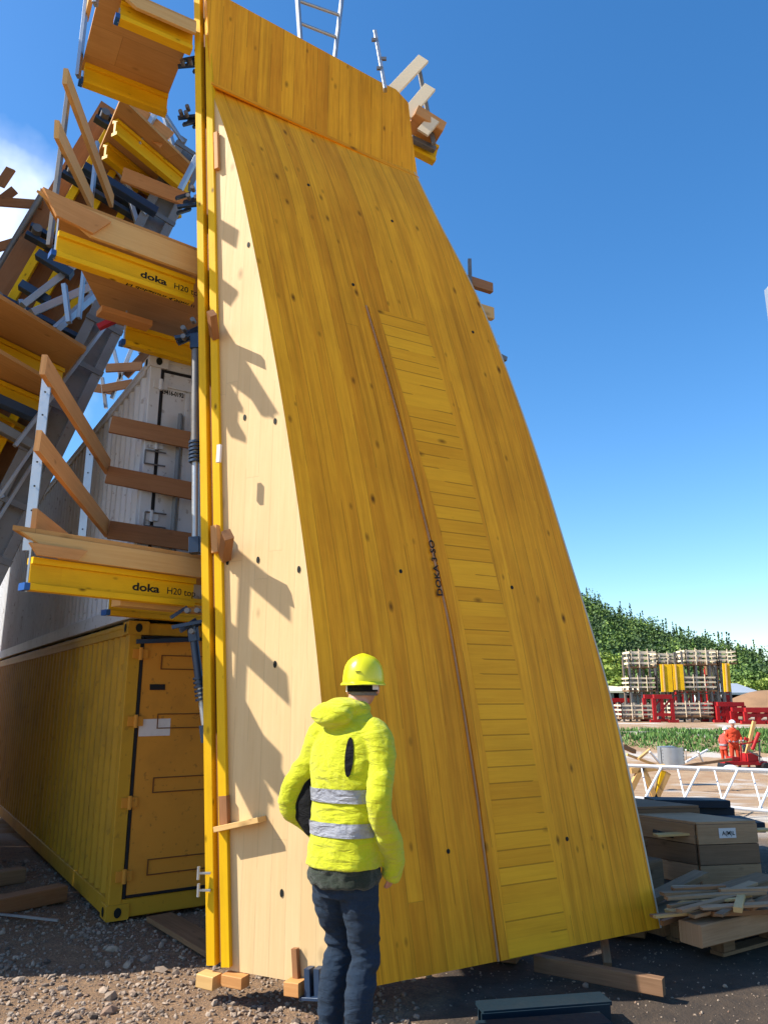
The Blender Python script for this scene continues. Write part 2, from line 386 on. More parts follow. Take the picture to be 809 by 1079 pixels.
# small brackets: end blocks, shelf slat, clamp, side studs
def stud(u0, v0, u1, v1, out0, out1, w, h, name='wood_block', mat='plank', up=None):
    a, b = ppl(u0, v0, BC, n1)+n1*out0, ppl(u1, v1, BC, n1)+n1*out1
    m = MB(); m.bar(a, b, w, h, up or n1); return m.build(name, M[mat], form)
stud(219, 1027, 236, 1031, .06, .06, .07, .09, mat='pine'); stud(241, 1029, 262, 1033, .03, .03, .06, .08)
stud(239, 838, 240, 868, .025, .025, .06, .035, mat='brownboard')
stud(235, 872, 281, 862, .045, .045, .03, .09, 'shelf_slat', mat='pine')
stud(240, 588, 262, 570, .03, .22, .07, .06, 'stub_board', mat='brownboard'); stud(233, 556, 234, 584, .06, .06, .05, .04, mat='plank')
stud(229, 357, 242, 343, .03, .20, .06, .05, 'stub_board', mat='brownboard')
stud(231, 180, 230, 142, .02, .02, .035, .03, mat='plank')
stud(313, 998, 315, 1035, .02, .02, .035, .03, mat='brownboard'); stud(309, 1036, 324, 1038, .05, .05, .07, .09, mat='plank')
m = MB()
for u in (330, 340):
    a, b = ppl(u, 1017, BC, n1)+n1*.04, ppl(u+1, 1046, BC, n1)+n1*.04; m.bar(a, b, .035, .06, n1)
a, b = ppl(324, 1047, BC, n1)+n1*.04, ppl(346, 1048, BC, n1)+n1*.04; m.bar(a, b, .015, .09, n1); m.build('steel_shoe', M['bsteel'], form)
m = MB()
for v in (920, 938):
    a = at(222, v, yb+.02); m.bar(a, a-V((.07, 0, 0)), .012, .012); m.tube(a-V((.07, 0, -.035)), a-V((.07, 0, .035)), .009)
m.build('clamp', M['steel'], form)
m = MB(); a = at(231, 478, yb-.05); m.bar(a-V((0, 0, .06)), a+V((0, 0, .06)), .03, .02, n1); m.build('white_tag', M['paper'], form)
# ribs, walers and stubs behind the panel
for z in (.7, 1.7, 2.7, 3.7, 4.6):
    m = MB(); N = nrm(z)
    for k in (-.05, .05): m.bar(L(z)+dd*.10-N*.33+V((0, 0, k)), L(z)+dd*(WR(z)-.02)-N*.33+V((0, 0, k)), .05, .09)
    m.build('waler', M['wsteel'], form)
for f in (.06, .27, .5, .73, .95):
    m = MB(); pts = []
    for z in [_zs[i] for i in range(0, 41, 4)]: pts.append(L(z)+dd*(WR(z)*f+.02)-nrm(z)*.15)
    for a, b in zip(pts, pts[1:]): m.bar(a, b, .08, .2, n2, e=.001)
    m.build('rib_beam', M['hbeam'], form)
m = MB()
zz = [_zs[i] for i in range(0, 41, 2)]
def stubr(u, v, ln, w, h, mat, name='stub_board', back=.1, up=(0, 0, 1)):
    z, wq = inv(u, v); a = L(z)+dd*(wq-.25)-nrm(z)*back; m = MB(); m.bar(a, a+dd*(.25+ln), w, h, up); m.build(name, M[mat], form)
stubr(492, 290, .30, .05, .09, 'brownboard', back=.06); stubr(507, 322, .16, .05, .11, 'pine', back=.06); stubr(522, 364, .06, .04, .08, 'pine', back=.05)
z_, w_ = inv(491, 285); a = L(z_)+dd*(w_+.06)-n2*.03; m = MB(); m.bar(a-V((0, 0, .25)), a+V((0, 0, .14)), .035, .03); m.build('steel_pin', M['dsteel'], form)
z_, w_ = inv(527, 372); a = L(z_)+dd*(w_)-n2*.05; m = MB(); m.bar(a, a+dd*.09+V((0, 0, -.02)), .05, .04); m.build('steel_pin', M['dsteel'], form)
# timber cribbing under the form
for k, (u, v, du) in enumerate([(300, 1062, 90), (470, 1040, 90), (620, 1010, 80)]):
    c = pz(u, v-8, 0)+V((.15, .45, 0)); m = MB()
    m.bar(c+V((-.35, .2, .07)), c+V((.35, -.1, .07)), .2, .14); o = m.build('sleeper', M['old'])
    tag(o, ['dark timber sleeper under the left end of the yellow formwork', 'dark timber sleeper under the middle of the yellow formwork', 'dark timber sleeper under the right end of the yellow formwork'][k], 'sleeper', 'sleepers carrying the formwork')

# ------------------------------------------------------------------ working platforms
def hz(p, z): return V((p.x, p.y, z))
def caps(mb, p, hdz=-.08): mb.bar(p, p, .09, .05)
def board(parent, p0, p1, w, h, mat='plank', name='guard_board', up=(0, 0, 1), c0=0, c1=0):
    m = MB(); m.bar(p0, p1, w, h, up, cut0=c0, cut1=c1); return m.build(name, M[mat], parent)
def platform(label, NLp, NRp, g, depth, z, edge_h, drop, t_far, far_start, text=None):
    """NLp, NRp: near corners of the deck top; g: direction of the left edge going back"""
    e = (NRp-NLp).normalized(); out = V((e.y, -e.x, 0)); g = V(g).normalized()
    FL, FR = NLp+g*depth, NRp+g*depth
    t = thing('working_platform', (NLp+FR)/2-V((0, 0, .35)), label, 'work platform', 'formwork platforms')
    m = MB(); m.prism([NLp, NRp, FR, FL], V((0, 0, -.03))); m.build('deck', M['ply'], t)
    m = MB(); a = NLp-V((0, 0, .032+edge_h/2))+e*(.17); b = NRp-V((0, 0, .032+edge_h/2))
    m.bar(a, b, .03, edge_h, cut0=-1.9); m.build('edge_board', M['pine'], t)
    beams = []
    for k, (tt, st) in enumerate(((.10, .16), (t_far, far_start))):
        a = NLp+g*tt*depth*(1 if k else 0)+e*st - V((0, 0, drop+.10)) - out*(.09 if k == 0 else 0)
        b = NRp+g*tt*depth*(1 if k else 0) - V((0, 0, drop+.10)) - out*(.09 if k == 0 else 0)
        m = MB(); hbeam(m, a, b, (0, 0, 1)); bo = m.build('joist_beam', M['hbeam'], t); beams.append((a, b, bo))
        m = MB(); m.bar(a-e*.035-V((0, 0, .08)), a-e*.002-V((0, 0, .08)), .084, .044); m.build('end_cap', M['bcap'], bo)
        m = MB(); m.bar(a-e*.004-V((0, 0, .11)), a-e*.004+V((0, 0, drop)), .008, .012); m.build('end_strap', M['steel'], bo)
    if text:
        a, b, bo = beams[0]; L_ = (b-a).length
        p = a+e*(L_*text[0])+out*.0152-V((0, 0, .028)); letters('doka', 'lettering', M['ink'], bo, p, e, (0, 0, 1), text[1], .0015, bold=.03, stretch=1.45)
        p = p+e*text[2]; letters('H20 top', 'lettering', M['ink'], bo, p, e, (0, 0, 1), text[1]*.92, .0015, bold=.005, stretch=1.05)
    return t, e, out, g, FL, FR, beams
# lower platform
zC = 2.63; NLc = pz(14, 553, zC); NRc = at(213, 583, 5.3); NRc.z = zC
gC = V((-.14, .99, 0))
tC, e, out, g, FL, FR, bm_ = platform('lowest timber platform on the left, with two slanting guard boards, above the yellow container', NLc, NRc, gC, 1.75, zC, .13, .16, .78, .32, (.585, .050, .26))
print('C', NLc, NRc)
board(tC, NLc+e*.12-V((0, 0, .13))+out*.03, NLc+e*.42-V((0, 0, .13))+out*.03, .03, .07, 'plank', 'batten', c0=-.8, c1=.8)
board(tC, NLc+e*.62+g*.3-V((0, 0, .36)), NLc+e*1.5+g*.3-V((0, 0, .36)), .12, .05, 'pine', 'batten')
rails = [(at(46, 384, 4.43), at(114, 492, 6.22)), (at(40, 464, 4.43), at(114, 558, 6.22))]
for a, b in rails: board(tC, a, b, .035, .14)
for u, v, Y, vb_ in ((46, 392, 4.60, 540), (93, 462, 5.8, 575)):
    p = at(u, v, Y); m = MB(); q = V((p.x+.0, p.y, zC-.1)); sdv = V((.05, 0, 0))
    m.bar(p+V((.03, 0, 0)), q+V((.03, 0, 0)), .06, .012, (0, 1, 0)); m.bar(p+V((.0, .02, 0)), q+V((.0, .02, 0)), .01, .04, (0, 1, 0))
    po = m.build('post', M['steel'], tC)
    for k in range(7):
        mm = MB(); c = q.lerp(p, (k+.6)/7.5)+V((.03, -.008, 0)); disc(mm, c, V((0, -1, 0)), .006, .006, .002); mm.build('bolt_hole', M['ink'], po)
for (u0, v0, u1, v1, Y0, Y1) in ((117, 447, 200, 464, 6.15, 6.3), (113, 500, 205, 518, 6.15, 6.3), (115, 558, 206, 572, 6.15, 6.3)):
    board(tC, at(u0, v0, Y0), at(u1, v1, Y1), .035, .15, 'brownboard')
board(tC, NLc+g*.05+e*.10+V((0, 0, .06)), NLc+g*.75+e*.10+V((0, 0, .06)), .03, .14, 'plank', 'toe_board')
m = MB(); p = at(190, 448, 6.38); m.bar(p+V((0, 0, .1)), V((p.x, p.y, zC)), .06, .03); m.build('post', M['dsteel'], tC)
# middle platform
NLb = pz(43, 198, 5.03); NRb = at(211, 264, 5.24); NRb.z = 5.03
tB, e, out, g, FL, FR, bm_ = platform('middle timber platform on the left, above the white container, with lettering on its yellow beam', NLb, NRb, (-.10, 1, 0), 1.85, 5.03, .2, .03+.2, .72, .30, (.585, .050, .26))
print('B', NLb, NRb)
a, b, bo = bm_[0]
letters('N dokaturn 4,90m //', 'lettering', M['ink'], bo, a+e*((b-a).length*.50)-V((0, 0, .0985))-out*.005, e, -out, .035, -.003, bold=.02, stretch=1.3)
board(tB, NLb+e*.06-V((0, 0, .10))+out*.03, NLb+e*.42-V((0, 0, .15))+out*.03, .03, .16, 'plank', 'batten', c0=-.8, c1=.6)
board(tB, NLb+g*1.15+e*.12-V((0, 0, .26)), NLb+g*1.15+e*.55-V((0, 0, .26)), .14, .05, 'plank', 'batten')
for a, b in [(at(69, 80, 4.7), at(118, 212, 6.3)), (at(60, 136, 4.7), at(97, 214, 6.1))]: board(tB, a, b, .035, .13, 'pine')
p = at(74, 85, 5.0); m = MB(); m.bar(p, V((p.x-.01, p.y, 4.9)), .045, .03); m.build('post', M['dsteel'], tB)
p = at(103, 150, 6.1); m = MB(); m.bar(p, V((p.x, p.y, 4.9)), .045, .03); m.build('post', M['steel'], tB)
board(tB, at(129, 184, 6.2), at(199, 212, 6.5), .035, .15, 'plank')
# top platform
zA = 6.92
NLa = pz(108, -22, zA); FLa = pz(88, 62, zA); NRa = at(207, 25, 4.95); NRa = NLa+(hz(NRa, zA)-NLa)
NRa = pz(207, 22, zA)
tA, e, out, g, FL, FR, bm_ = platform('topmost timber platform on the left edge of the formwork, seen from beneath', NLa, NRa, (FLa-NLa), (FLa-NLa).length+.1, zA, .10, .03, .92, .02)
print('A', NLa, NRa, FLa)
for s_ in (.0, .92):
    p = NLa+g*s_*(FLa-NLa).length; m = MB(); m.bar(p-V((0, 0, .25))-e*.03, p+V((0, 0, 1.2))-e*.03, .05, .03); m.build('post', M['steel'], tA)
for z in (.45, .95): board(tA, NLa-e*.01+V((0, 0, z)), FLa-e*.01+V((0, 0, z)), .035, .13, 'pine')
# struts tying the platforms to the form
def prop(p0, p1, r, label, mat='bsteel', mat2='steel'):
    p0, p1 = V(p0), V(p1); lo = p0 if p0.z < p1.z else p1
    t = thing('steel_prop', lo, label, 'steel prop', 'steel props of the formwork')
    mid = p0.lerp(p1, .55)
    m = MB(); m.tube(p0, mid, r); m.build('outer_tube', M[mat], t)
    m = MB(); m.tube(mid-(p1-p0).normalized()*.05, p1, r*.78); m.build('inner_tube', M[mat2], t)
    m = MB(); a = (p1-p0).normalized()
    for k in range(6): m.tube(mid+a*(k*.028-.07), mid+a*(k*.028-.055), r*1.45)
    m.build('collar', M['bsteel'], t)
    for p, s_ in ((p0, 1), (p1, -1)):
        m = MB(); m.bar(p-a*s_*.06, p+a*s_*.05, r*2.6, r*2.2); m.build('head_plate', M['bsteel'], t)
    return t
prop(at(207, 362, 5.15), at(206, 574, 5.15), .034, 'upright grey steel prop beside the yellow vertical beam, above the lowest platform', 'dsteel')
prop(at(204, 668, 5.2), at(217, 772, 5.2), .028, 'slanting steel prop below the lowest platform, in front of the orange container door', 'bsteel')
def knuckle(c, label):
    t = thing('bracket_joint', c, label, 'bracket', 'dark steel brackets at the vertical beam'); rr = random.Random(int(c.z*100))
    m = MB()
    for k in range(4): 
        q = c+V((rr.uniform(-.1, .03), rr.uniform(-.05, .05), rr.uniform(-.06, .07))); m.bar(q-V((.045, 0, .035)), q+V((.045, .05, .04)), .035, .022)
    m.bar(c+V((.06, 0, 0)), c+V((-.13, -.02, -.04)), .03, .025); m.build('plate', M['bsteel'], t)
    for k in range(3):
        m = MB(); q = c+V((rr.uniform(-.1, .05), -.05, rr.uniform(-.08, .1))); m.tube(q, q-V((0, .05, 0)), .018); m.build('bolt', M['dsteel'], t)
knuckle(at(203, 655, 5.15), 'dark blue steel bracket below the lowest platform, at the yellow vertical beam')
knuckle(at(204, 352, 5.15), 'dark steel bracket joining the middle platform to the yellow vertical beam')
knuckle(at(205, 215, 5.35), 'small dark steel bracket above the middle platform, at the yellow vertical beam')
knuckle(at(205, 122, 5.4), 'dark steel bracket under the topmost platform')
knuckle(at(205, 68, 5.3), 'dark steel bracket between the two yellow beams of the topmost platform')

# ------------------------------------------------------------------ right end platform and ladders on top
t = thing('edge_platform', at(450, 150, 6.6), 'small timber platform with white guard boards on the top right shoulder of the formwork', 'work platform')
Yq = ppl(436, 150, P0, n2).y+.35
m = MB(); m.bar(at(432, 128, Yq), at(461, 146, Yq+.1), .35, .12); m.build('deck_board', M['plank'], t)
m = MB(); hbeam(m, at(434, 151, Yq+.1), at(459, 164, Yq+.2), (0, 0, 1)); m.build('joist_beam', M['hbeam'], t)
m = MB(); m.bar(at(433, 146, Yq), at(458, 158, Yq+.1), .06, .05); m.build('steel_angle', M['dsteel'], t)
for (u0, v0, u1, v1) in ((410, 100, 446, 62), (428, 122, 453, 92), (445, 140, 457, 126)): board(t, at(u0, v0, Yq-.1), at(u1, v1, Yq-.1), .03, .12, 'offwhite')
m = MB(); m.bar(at(441, 72, Yq), at(457, 152, Yq), .04, .04); m.build('post', M['dsteel'], t)
t = thing('guard_post', at(404, 90, Yq-.6), 'single bare steel guard post standing on the top edge of the formwork', 'guard post')
m = MB(); m.bar(at(395, 34, Yq-.7), at(406, 95, Yq-.7), .055, .03); m.build('post', M['steel'], t)
m = MB()
for v, s_ in ((42, -1), (62, 1), (72, -1)): a = at(396+(v-34)*.18, v, Yq-.72); m.bar(a, a+V((.05*s_, 0, 0)), .02, .03)
m.build('hook', M['dsteel'], t)
t = thing('ladder', at(335, 60, 5.9), 'aluminium ladder sticking up above the top edge of the formwork', 'ladder')
Yl = 5.75
r0a, r0b = at(317, 50, Yl), at(311, -40, Yl); r1a, r1b = at(352, 66, Yl+.15), at(365, -40, Yl+.15)
m = MB(); m.bar(r0a-(r0b-r0a)*.3, r0b, .025, .06, n2); m.build('rail', M['steel'], t)
m = MB(); m.bar(r1a-(r1b-r1a)*.3, r1b, .025, .06, n2); m.build('rail', M['steel'], t)
for k in range(-1, 6): 
    a, b = r0a.lerp(r0b, k*.26+.02), r1a.lerp(r1b, k*.22+.02); m = MB(); m.tube(a, b, .016); m.build('rung', M['steel'], t)
# ------------------------------------------------------------------ containers
E0 = V((-2.07, 6.24, 0)); ed = V((.84, .543, 0)).normalized(); sd = V((-.543, .84, 0)); sd.normalize()
en = V((ed.y, -ed.x, 0)); sn = V((-ed.x, -ed.y, 0))   # outward normals of end and side
def container(z0, z1, length, label, wallm, doorm, top):
    t = thing('shipping_container', E0+V((0, 0, z0)), label, 'container', 'stacked containers'); W = 2.44; H = z1-z0
    # corrugated long side
    m = MB(); prof = []; x = .1; per = .20
    while x < length-.1:
        prof += [(x, 0), (x+.06, 0), (x+.10, .035), (x+.16, .035)]; x += per
    prof.append((length-.1, 0))
    for z_a, z_b in ((z0+.12, z1-.10),):
        lo = [E0+sd*a-sn*(b+.015)+V((0, 0, z_a)) for a, b in prof]; hi = [p+V((0, 0, z_b-z_a)) for p in lo]
        m.grid([lo, hi], smooth=False)
    m.build('side_wall', wallm, t)
    m = MB()
    far = E0+ed*W
    m.face([E0+ed*W+V((0, 0, z0)), E0+ed*W+sd*length+V((0, 0, z0)), E0+ed*W+sd*length+V((0, 0, z1)), E0+ed*W+V((0, 0, z1))])
    m.face([E0+sd*length+V((0, 0, z0)), E0+sd*length+V((0, 0, z1)), E0+ed*W+sd*length+V((0, 0, z1)), E0+ed*W+sd*length+V((0, 0, z0))]); m.build('rear_wall', wallm, t)
    m = MB(); m.prism([E0+V((0, 0, z1-.02)), E0+ed*W+V((0, 0, z1-.02)), E0+ed*W+sd*length+V((0, 0, z1-.02)), E0+sd*length+V((0, 0, z1-.02))], V((0, 0, -.03))); m.build('roof', wallm, t)
    m = MB()
    for c in (E0, E0+ed*W, E0+sd*length, E0+ed*W+sd*length):
        c = c+ (ed*.05 if (c-E0).dot(ed) < 1 else -ed*.05) + (sd*.05 if (c-E0).dot(sd) < 1 else -sd*.05)
        m.bar(c+V((0, 0, z0+.1)), c+V((0, 0, z1-.1)), .10, .10, sd)
    for z, h in ((z0+.075, .13), (z1-.06, .10)):
        m.bar(E0+sd*.1+ed*.04+V((0, 0, z)), E0+sd*(length-.1)+ed*.04+V((0, 0, z)), .07, h)
        m.bar(E0+ed*.1+sd*.05+V((0, 0, z)), E0+ed*(W-.1)+sd*.05+V((0, 0, z)), .09, h)
    m.build('frame', wallm, t)
    for c in (E0, E0+ed*W, E0+sd*length):
        c = c+(ed*.07 if (c-E0).dot(ed) < 1 else -ed*.07)+(sd*.07 if (c-E0).dot(sd) < 1 else -sd*.07)
        for z in (z0+.055, z1-.055):
            m = MB(); m.bar(c-sd*.085+V((0, 0, z)), c+sd*.085+V((0, 0, z)), .17, .11); cc = m.build('corner_casting', wallm, t)
            if (c-E0).dot(sd) < 1:
                m = MB(); q = c-sd*.087+V((0, 0, z)); disc(m, q, en, .028, .036, .003); m.build('casting_hole', M['ink'], cc); m = MB(); q2 = c-ed*.087+V((0, 0, z)); disc(m, q2, sn, .028, .036, .003); m.build('casting_hole', M['ink'], cc)
    return t
def EP(u, v, off=0.0): return ppl(u, v, E0+en*off, en)
def epl(x, z, off): return E0+ed*x+V((0, 0, z))+en*off
Zc1 = pz(133, 655, 1).z
zc = 2.26; zt_ = 4.62
yc = container(.02, zc, 12.0, 'ochre yellow corrugated container at the bottom left with closed orange doors', M['cyellow'], M['ochre'], False)
wc = container(zc+.02, zt_, 12.0, 'white corrugated container stacked on top of the yellow container', M['cwhite'], M['cwhite'], True)
def doors(t, z0, z1, mat, kind):
    ds = []
    for x0, x1 in ((.13, 1.21), (1.24, 2.31)):
        m = MB(); m.prism([epl(x0, z0+.16, -.03), epl(x1, z0+.16, -.03), epl(x1, z1-.14, -.03), epl(x0, z1-.14, -.03)], en*.022)
        if kind == 0:    # recessed ribs at the door edge
            m.bar(epl(x1-.05, z0+.17, -.005), epl(x1-.05, z1-.15, -.005), .05, .03, en)
            m.bar(epl(x1-.16, z0+.17, -.008), epl(x1-.16, z1-.15, -.008), .02, .012, en)
        else:
            m.bar(epl(x0+.22, z0+.17, -.006), epl(x0+.22, z1-.3, -.006), .03, .02, en)
            m.bar(epl(x0+.02, z1-.27, -.006), epl(x1-.02, z1-.27, -.006), .02, .03, en)
        d = m.build('door', mat, t); ds.append(d)
        hh = z1-z0
        for f in ((.13, .40, .62, .83) if kind == 0 else (.2, .45, .72)):
            zz_ = z0+hh*f
            if kind == 0 and f > .12:
                m = MB(); a, b = x0+.15, x1-.32 if x0 < 1 else x1-.3
                for p, q in (((a, zz_), (b, zz_)), ((a, zz_+.11), (b, zz_+.11))): m.bar(epl(*p, -.004), epl(*q, -.004), .008, .008, en)
                for xx in (a, b): m.bar(epl(xx, zz_-.004, -.004), epl(xx, zz_+.114, -.004), .008, .008, en)
                m.build('recess_frame', M['rust'], d)
        for f in (.1, .36, .66, .92):
            zz_ = z0+.1+(hh-.2)*f; xx = x0-.03 if x0 < 1 else x1+.03
            m = MB(); m.bar(epl(xx-.06, zz_, .004), epl(xx+.06, zz_, .004), .02, .075); m.tube(epl(xx, zz_-.05, .018), epl(xx, zz_+.05, .018), .016); m.build('hinge', mat, d)
    m = MB(); m.bar(epl(.115, z0+.14, -.012), epl(.115, z1-.12, -.012), .022, .02, en); m.bar(epl(.13, z1-.125, -.012), epl(2.3, z1-.125, -.012), .02, .022, en)
    m.bar(epl(.13, z0+.155, -.012), epl(2.3, z0+.155, -.012), .02, .03, en)
    m.bar(epl(1.225, z0+.16, -.02), epl(1.225, z1-.14, -.02), .02, .02, en); m.build('seal', M['black'], t)
    return ds
M['rust'] = paint('rusty_groove', (.16, .06, .015), .7, .3)
yd_ = doors(yc, .02, zc, M['ochre'], 0)
d0 = yd_[0]
m = MB(); c = [EP(147, 758, -.006), EP(180, 757, -.006), EP(179, 775, -.006), EP(146, 776, -.006)]; m.prism(c, en*.002); m.build('notice_sheet', M['paper'], d0)
m = MB(); c = [EP(158, 721, -.006), EP(174, 721, -.006), EP(174, 727, -.006), EP(158, 727, -.006)]; m.prism(c, en*.006); m.build('door_plate', M['black'], d0)
m = MB(); disc(m, EP(144, 656, .003), en, .03, .03, .004); m.build('hole', M['ink'], yc)
m = MB(); a = EP(144, 676, .04); b = EP(203, 674, .06); m.bar(a, b, .03, .035); m.build('door_bar', M['bsteel'], d0)
wd_ = doors(wc, zc+.02, zt_, M['cwhite'], 1)
p = EP(169.5, 414, .0); p1_ = EP(201, 419, .0)
letters('A9416-0192', 'lettering', M['ink'], wd_[0], epl((p-E0).dot(ed), p.z, -.007), ed, (0, 0, 1), .042, .001, bold=.03, stretch=.70)
m = MB()
for x in (.40, .86):
    m.tube(epl(x+.28, zc+.16, .03), epl(x+.28, zt_-.12, .03), .014)
m.build('lock_rod', M['cwhite'], wd_[0])
for v in (475, 540):
    a = EP(158, v, .01); m = MB(); x0 = (a-E0).dot(ed); z = a.z
    for z_ in (z, z-.12): m.tube(epl(x0-.04, z_, .02), epl(x0+.14, z_, .02), .007)
    m.tube(epl(x0-.04, z, .02), epl(x0-.04, z-.12, .02), .007); m.build('handle', M['dsteel'], wd_[0])
# ------------------------------------------------------------------ second, tilted formwork at the far left
lf = thing('leaning_formwork', (-4.2, 7.0, 0), 'second formwork behind the platforms, tilted, showing its steel walers and yellow beams', 'formwork')
K0, K1 = at(2, 560, 7.0), at(186, 190, 8.0)       # steel column
ax = (K1-K0).normalized(); G0 = K0-ax*(K0.z/ax.z)
Q0, Q1 = at(8, 322, 6.9), at(116, 130, 7.7)       # outer yellow beam
ov = ((Q0+Q1)/2-(K0+K1)/2); ov = ov-ax*ov.dot(ax); owd = ov.length; ov.normalize(); pn = ax.cross(ov).normalized()
if pn.y > 0: pn = -pn
print('leaning', K0, K1, owd, ov, pn)
def LP(a, b, c=0): return G0+ax*a+ov*b+pn*c
La = (K1-G0).length+.55
m = MB()
for c in (-.13, .13):
    m.bar(LP(0, c*1.1, .0), LP(La, c*1.1, 0), .10, .22, pn); 
m.bar(LP(0, 0, -.02), LP(La, 0, -.02), .22, .03, pn, e=.001)
m.build('main_column', M['wsteel'], lf)
for k in range(16): m = MB(); m.bar(LP(.3+k*.55, -.2, .118), LP(.3+k*.55, .2, .118), .06, .012, pn); m.build('batten_plate', M['dsteel'], lf)

m = MB(); m.prism([LP(.3, -.15, -.36), LP(La+.2, -.15, -.36), LP(La+.2, owd+.25, -.36), LP(.3, owd+.25, -.36)], -pn*.03); m.build('facing_panel', M['brownboard'], lf)
for b in (owd, owd*.72, owd*.40):
    m = MB(); hbeam(m, LP(.4, b, -.22), LP(La+.1, b, -.22), pn); m.build('long_beam', M['hbeam'], lf)
for k in range(9):
    a = .8+k*.95; m = MB()
    for c in (-.06, .06): m.bar(LP(a+c, -.1, -.07), LP(a+c, owd+.18, -.07), .05, .10, pn)
    m.build('waler', M['bsteel'], lf)
    m = MB(); m.tube(LP(a, owd+.1, -.1), LP(a, owd+.1, .06), .05); m.build('waler_end', M['dsteel'], lf)
for k in range(7):
    m = MB(); a = .9+k*1.25
    m.bar(LP(a, .12, .08), LP(a+1.0, owd*.9, -.0), .05, .05, pn); m.bar(LP(a+.2, .12, .12), LP(a+.75, owd*.9, .04), .04, .04, pn)
    m.build('brace', M['steel'], lf)
# access boards hanging on it (brown plywood decks, seen from beneath)
def slab(u_v_y, th, name, mat, parent):
    pts = [at(*p) for p in u_v_y]; n = (pts[1]-pts[0]).cross(pts[2]-pts[0]).normalized(); m = MB(); m.prism(pts, n*th); return m.build(name, M[mat], parent)
def flatdeck(px, z, th, name, mat, parent):
    pts = [pz(u, v, z) for u, v in px]; m = MB(); m.prism(pts, V((0, 0, th))); return m.build(name, M[mat], parent)
def lplat(label, px, z, beams, posts=()):
    c = pz(*px[0], z); t = thing('hanging_platform', c, label, 'work platform', 'platforms on the leaning formwork')
    flatdeck(px, z, .035, 'deck', 'ply', t)
    for (u0, v0, u1, v1) in beams:
        m = MB(); hbeam(m, pz(u0, v0, z)-V((0, 0, .11)), pz(u1, v1, z)-V((0, 0, .11)), (0, 0, 1)); m.build('joist_beam', M['hbeam'], t)
    for u0, v0, u1, v1, Y in posts:
        m = MB(); m.bar(at(u0, v0, Y), at(u1, v1, Y), .05, .05); m.build('post', M['steel'], t)
    return t
zD = pz(0, 340, 1).z
def zat(u, v, Y): return at(u, v, Y).z
z_ = zat(45, 345, 5.9)
lplat('reddish brown plywood platform at the left edge, below the middle platform', [(-60, 280), (0, 314), (91, 369), (68, 400), (0, 366), (-60, 335)], z_, [(-50, 332, 66, 388)])
z_ = zat(150, 160, 7.4)
tp = lplat('brown plywood platform high on the leaning formwork, under the topmost platform', [(128, 103), (205, 178), (186, 232), (100, 170)], z_, [(112, 150, 190, 215), (122, 125, 198, 190)], [(128, 118, 138, 96, 7.2), (146, 152, 168, 112, 7.2), (190, 200, 208, 165, 7.2)])
z_ = zat(20, 420, 6.6)
lplat('dark lower plywood platform at the left edge behind the slanting guard boards', [(-60, 340), (0, 372), (52, 402), (40, 428), (-10, 412), (-60, 390)], z_, [(-20, 392, 45, 420), (-30, 420, 30, 452)])
o = board(None, at(128, 110, 7.1), at(176, 148, 7.3), .03, .28, 'plank', 'loose_board'); tag(o, 'wide brown board at the top of the leaning formwork against the sky', 'board')
for i, (u0, v0, u1, v1, Y) in enumerate([(0, 196, 12, 178, 7.35), (-8, 212, 45, 216, 7.5), (-6, 262, 28, 252, 7.5), (0, 212, 16, 200, 7.65)]):
    o = board(None, at(u0, v0, Y), at(u1, v1, Y), .03, .11, 'brownboard', 'guard_board'); tag(o, ['short tilted board end at the left edge, highest of the loose ends', 'long level guard board at the left edge above the sloping steel tube', 'short reddish board end on the sloping steel tube at the left edge', 'second tilted board end at the left edge, just above the level guard board'][i], 'board', 'loose guard boards at the left edge')
m = MB(); m.tube(at(-12, 300, 7.4), at(44, 206, 7.4), .035); tag(m.build('steel_tube', M['dsteel']), 'dark steel tube sloping against the sky at the left edge', 'tube')
# props between the leaning form and the platforms
for i, (u0, v0, u1, v1, Y0, Y1, r, mt) in enumerate([(24, 322, 84, 276, 6.3, 6.6, .035, 'steel'), (33, 330, 96, 302, 6.2, 6.6, .04, 'steel'), (58, 348, 98, 312, 6.1, 6.5, .035, 'steel'), (68, 300, 73, 340, 6.0, 6.0, .025, 'steel'), (40, 268, 76, 290, 6.4, 6.5, .05, 'bsteel'), (22, 300, 52, 318, 6.4, 6.5, .05, 'bsteel'), (88, 176, 165, 224, 6.3, 6.7, .05, 'bsteel'), (16, 470, 110, 345, 6.0, 6.6, .018, 'steel'), (-5, 552, 34, 490, 6.0, 6.2, .015, 'steel'), (-5, 530, 40, 465, 6.0, 6.2, .015, 'steel'), (-5, 420, 40, 440, 6.0, 6.3, .05, 'bsteel'), (-10, 445, 35, 470, 6.2, 6.4, .05, 'dsteel')]):
    m = MB(); m.bar(at(u0, v0, Y0), at(u1, v1, Y1), r*2, r*1.6)
    m.build('strut', M[mt], lf)
m = MB(); m.bar(at(104, 345, 6.0), at(121, 337, 6.0), .05, .05); tag(m.build('warning_tag', M['red']), 'small bright red plastic piece below the middle platform', 'tag')
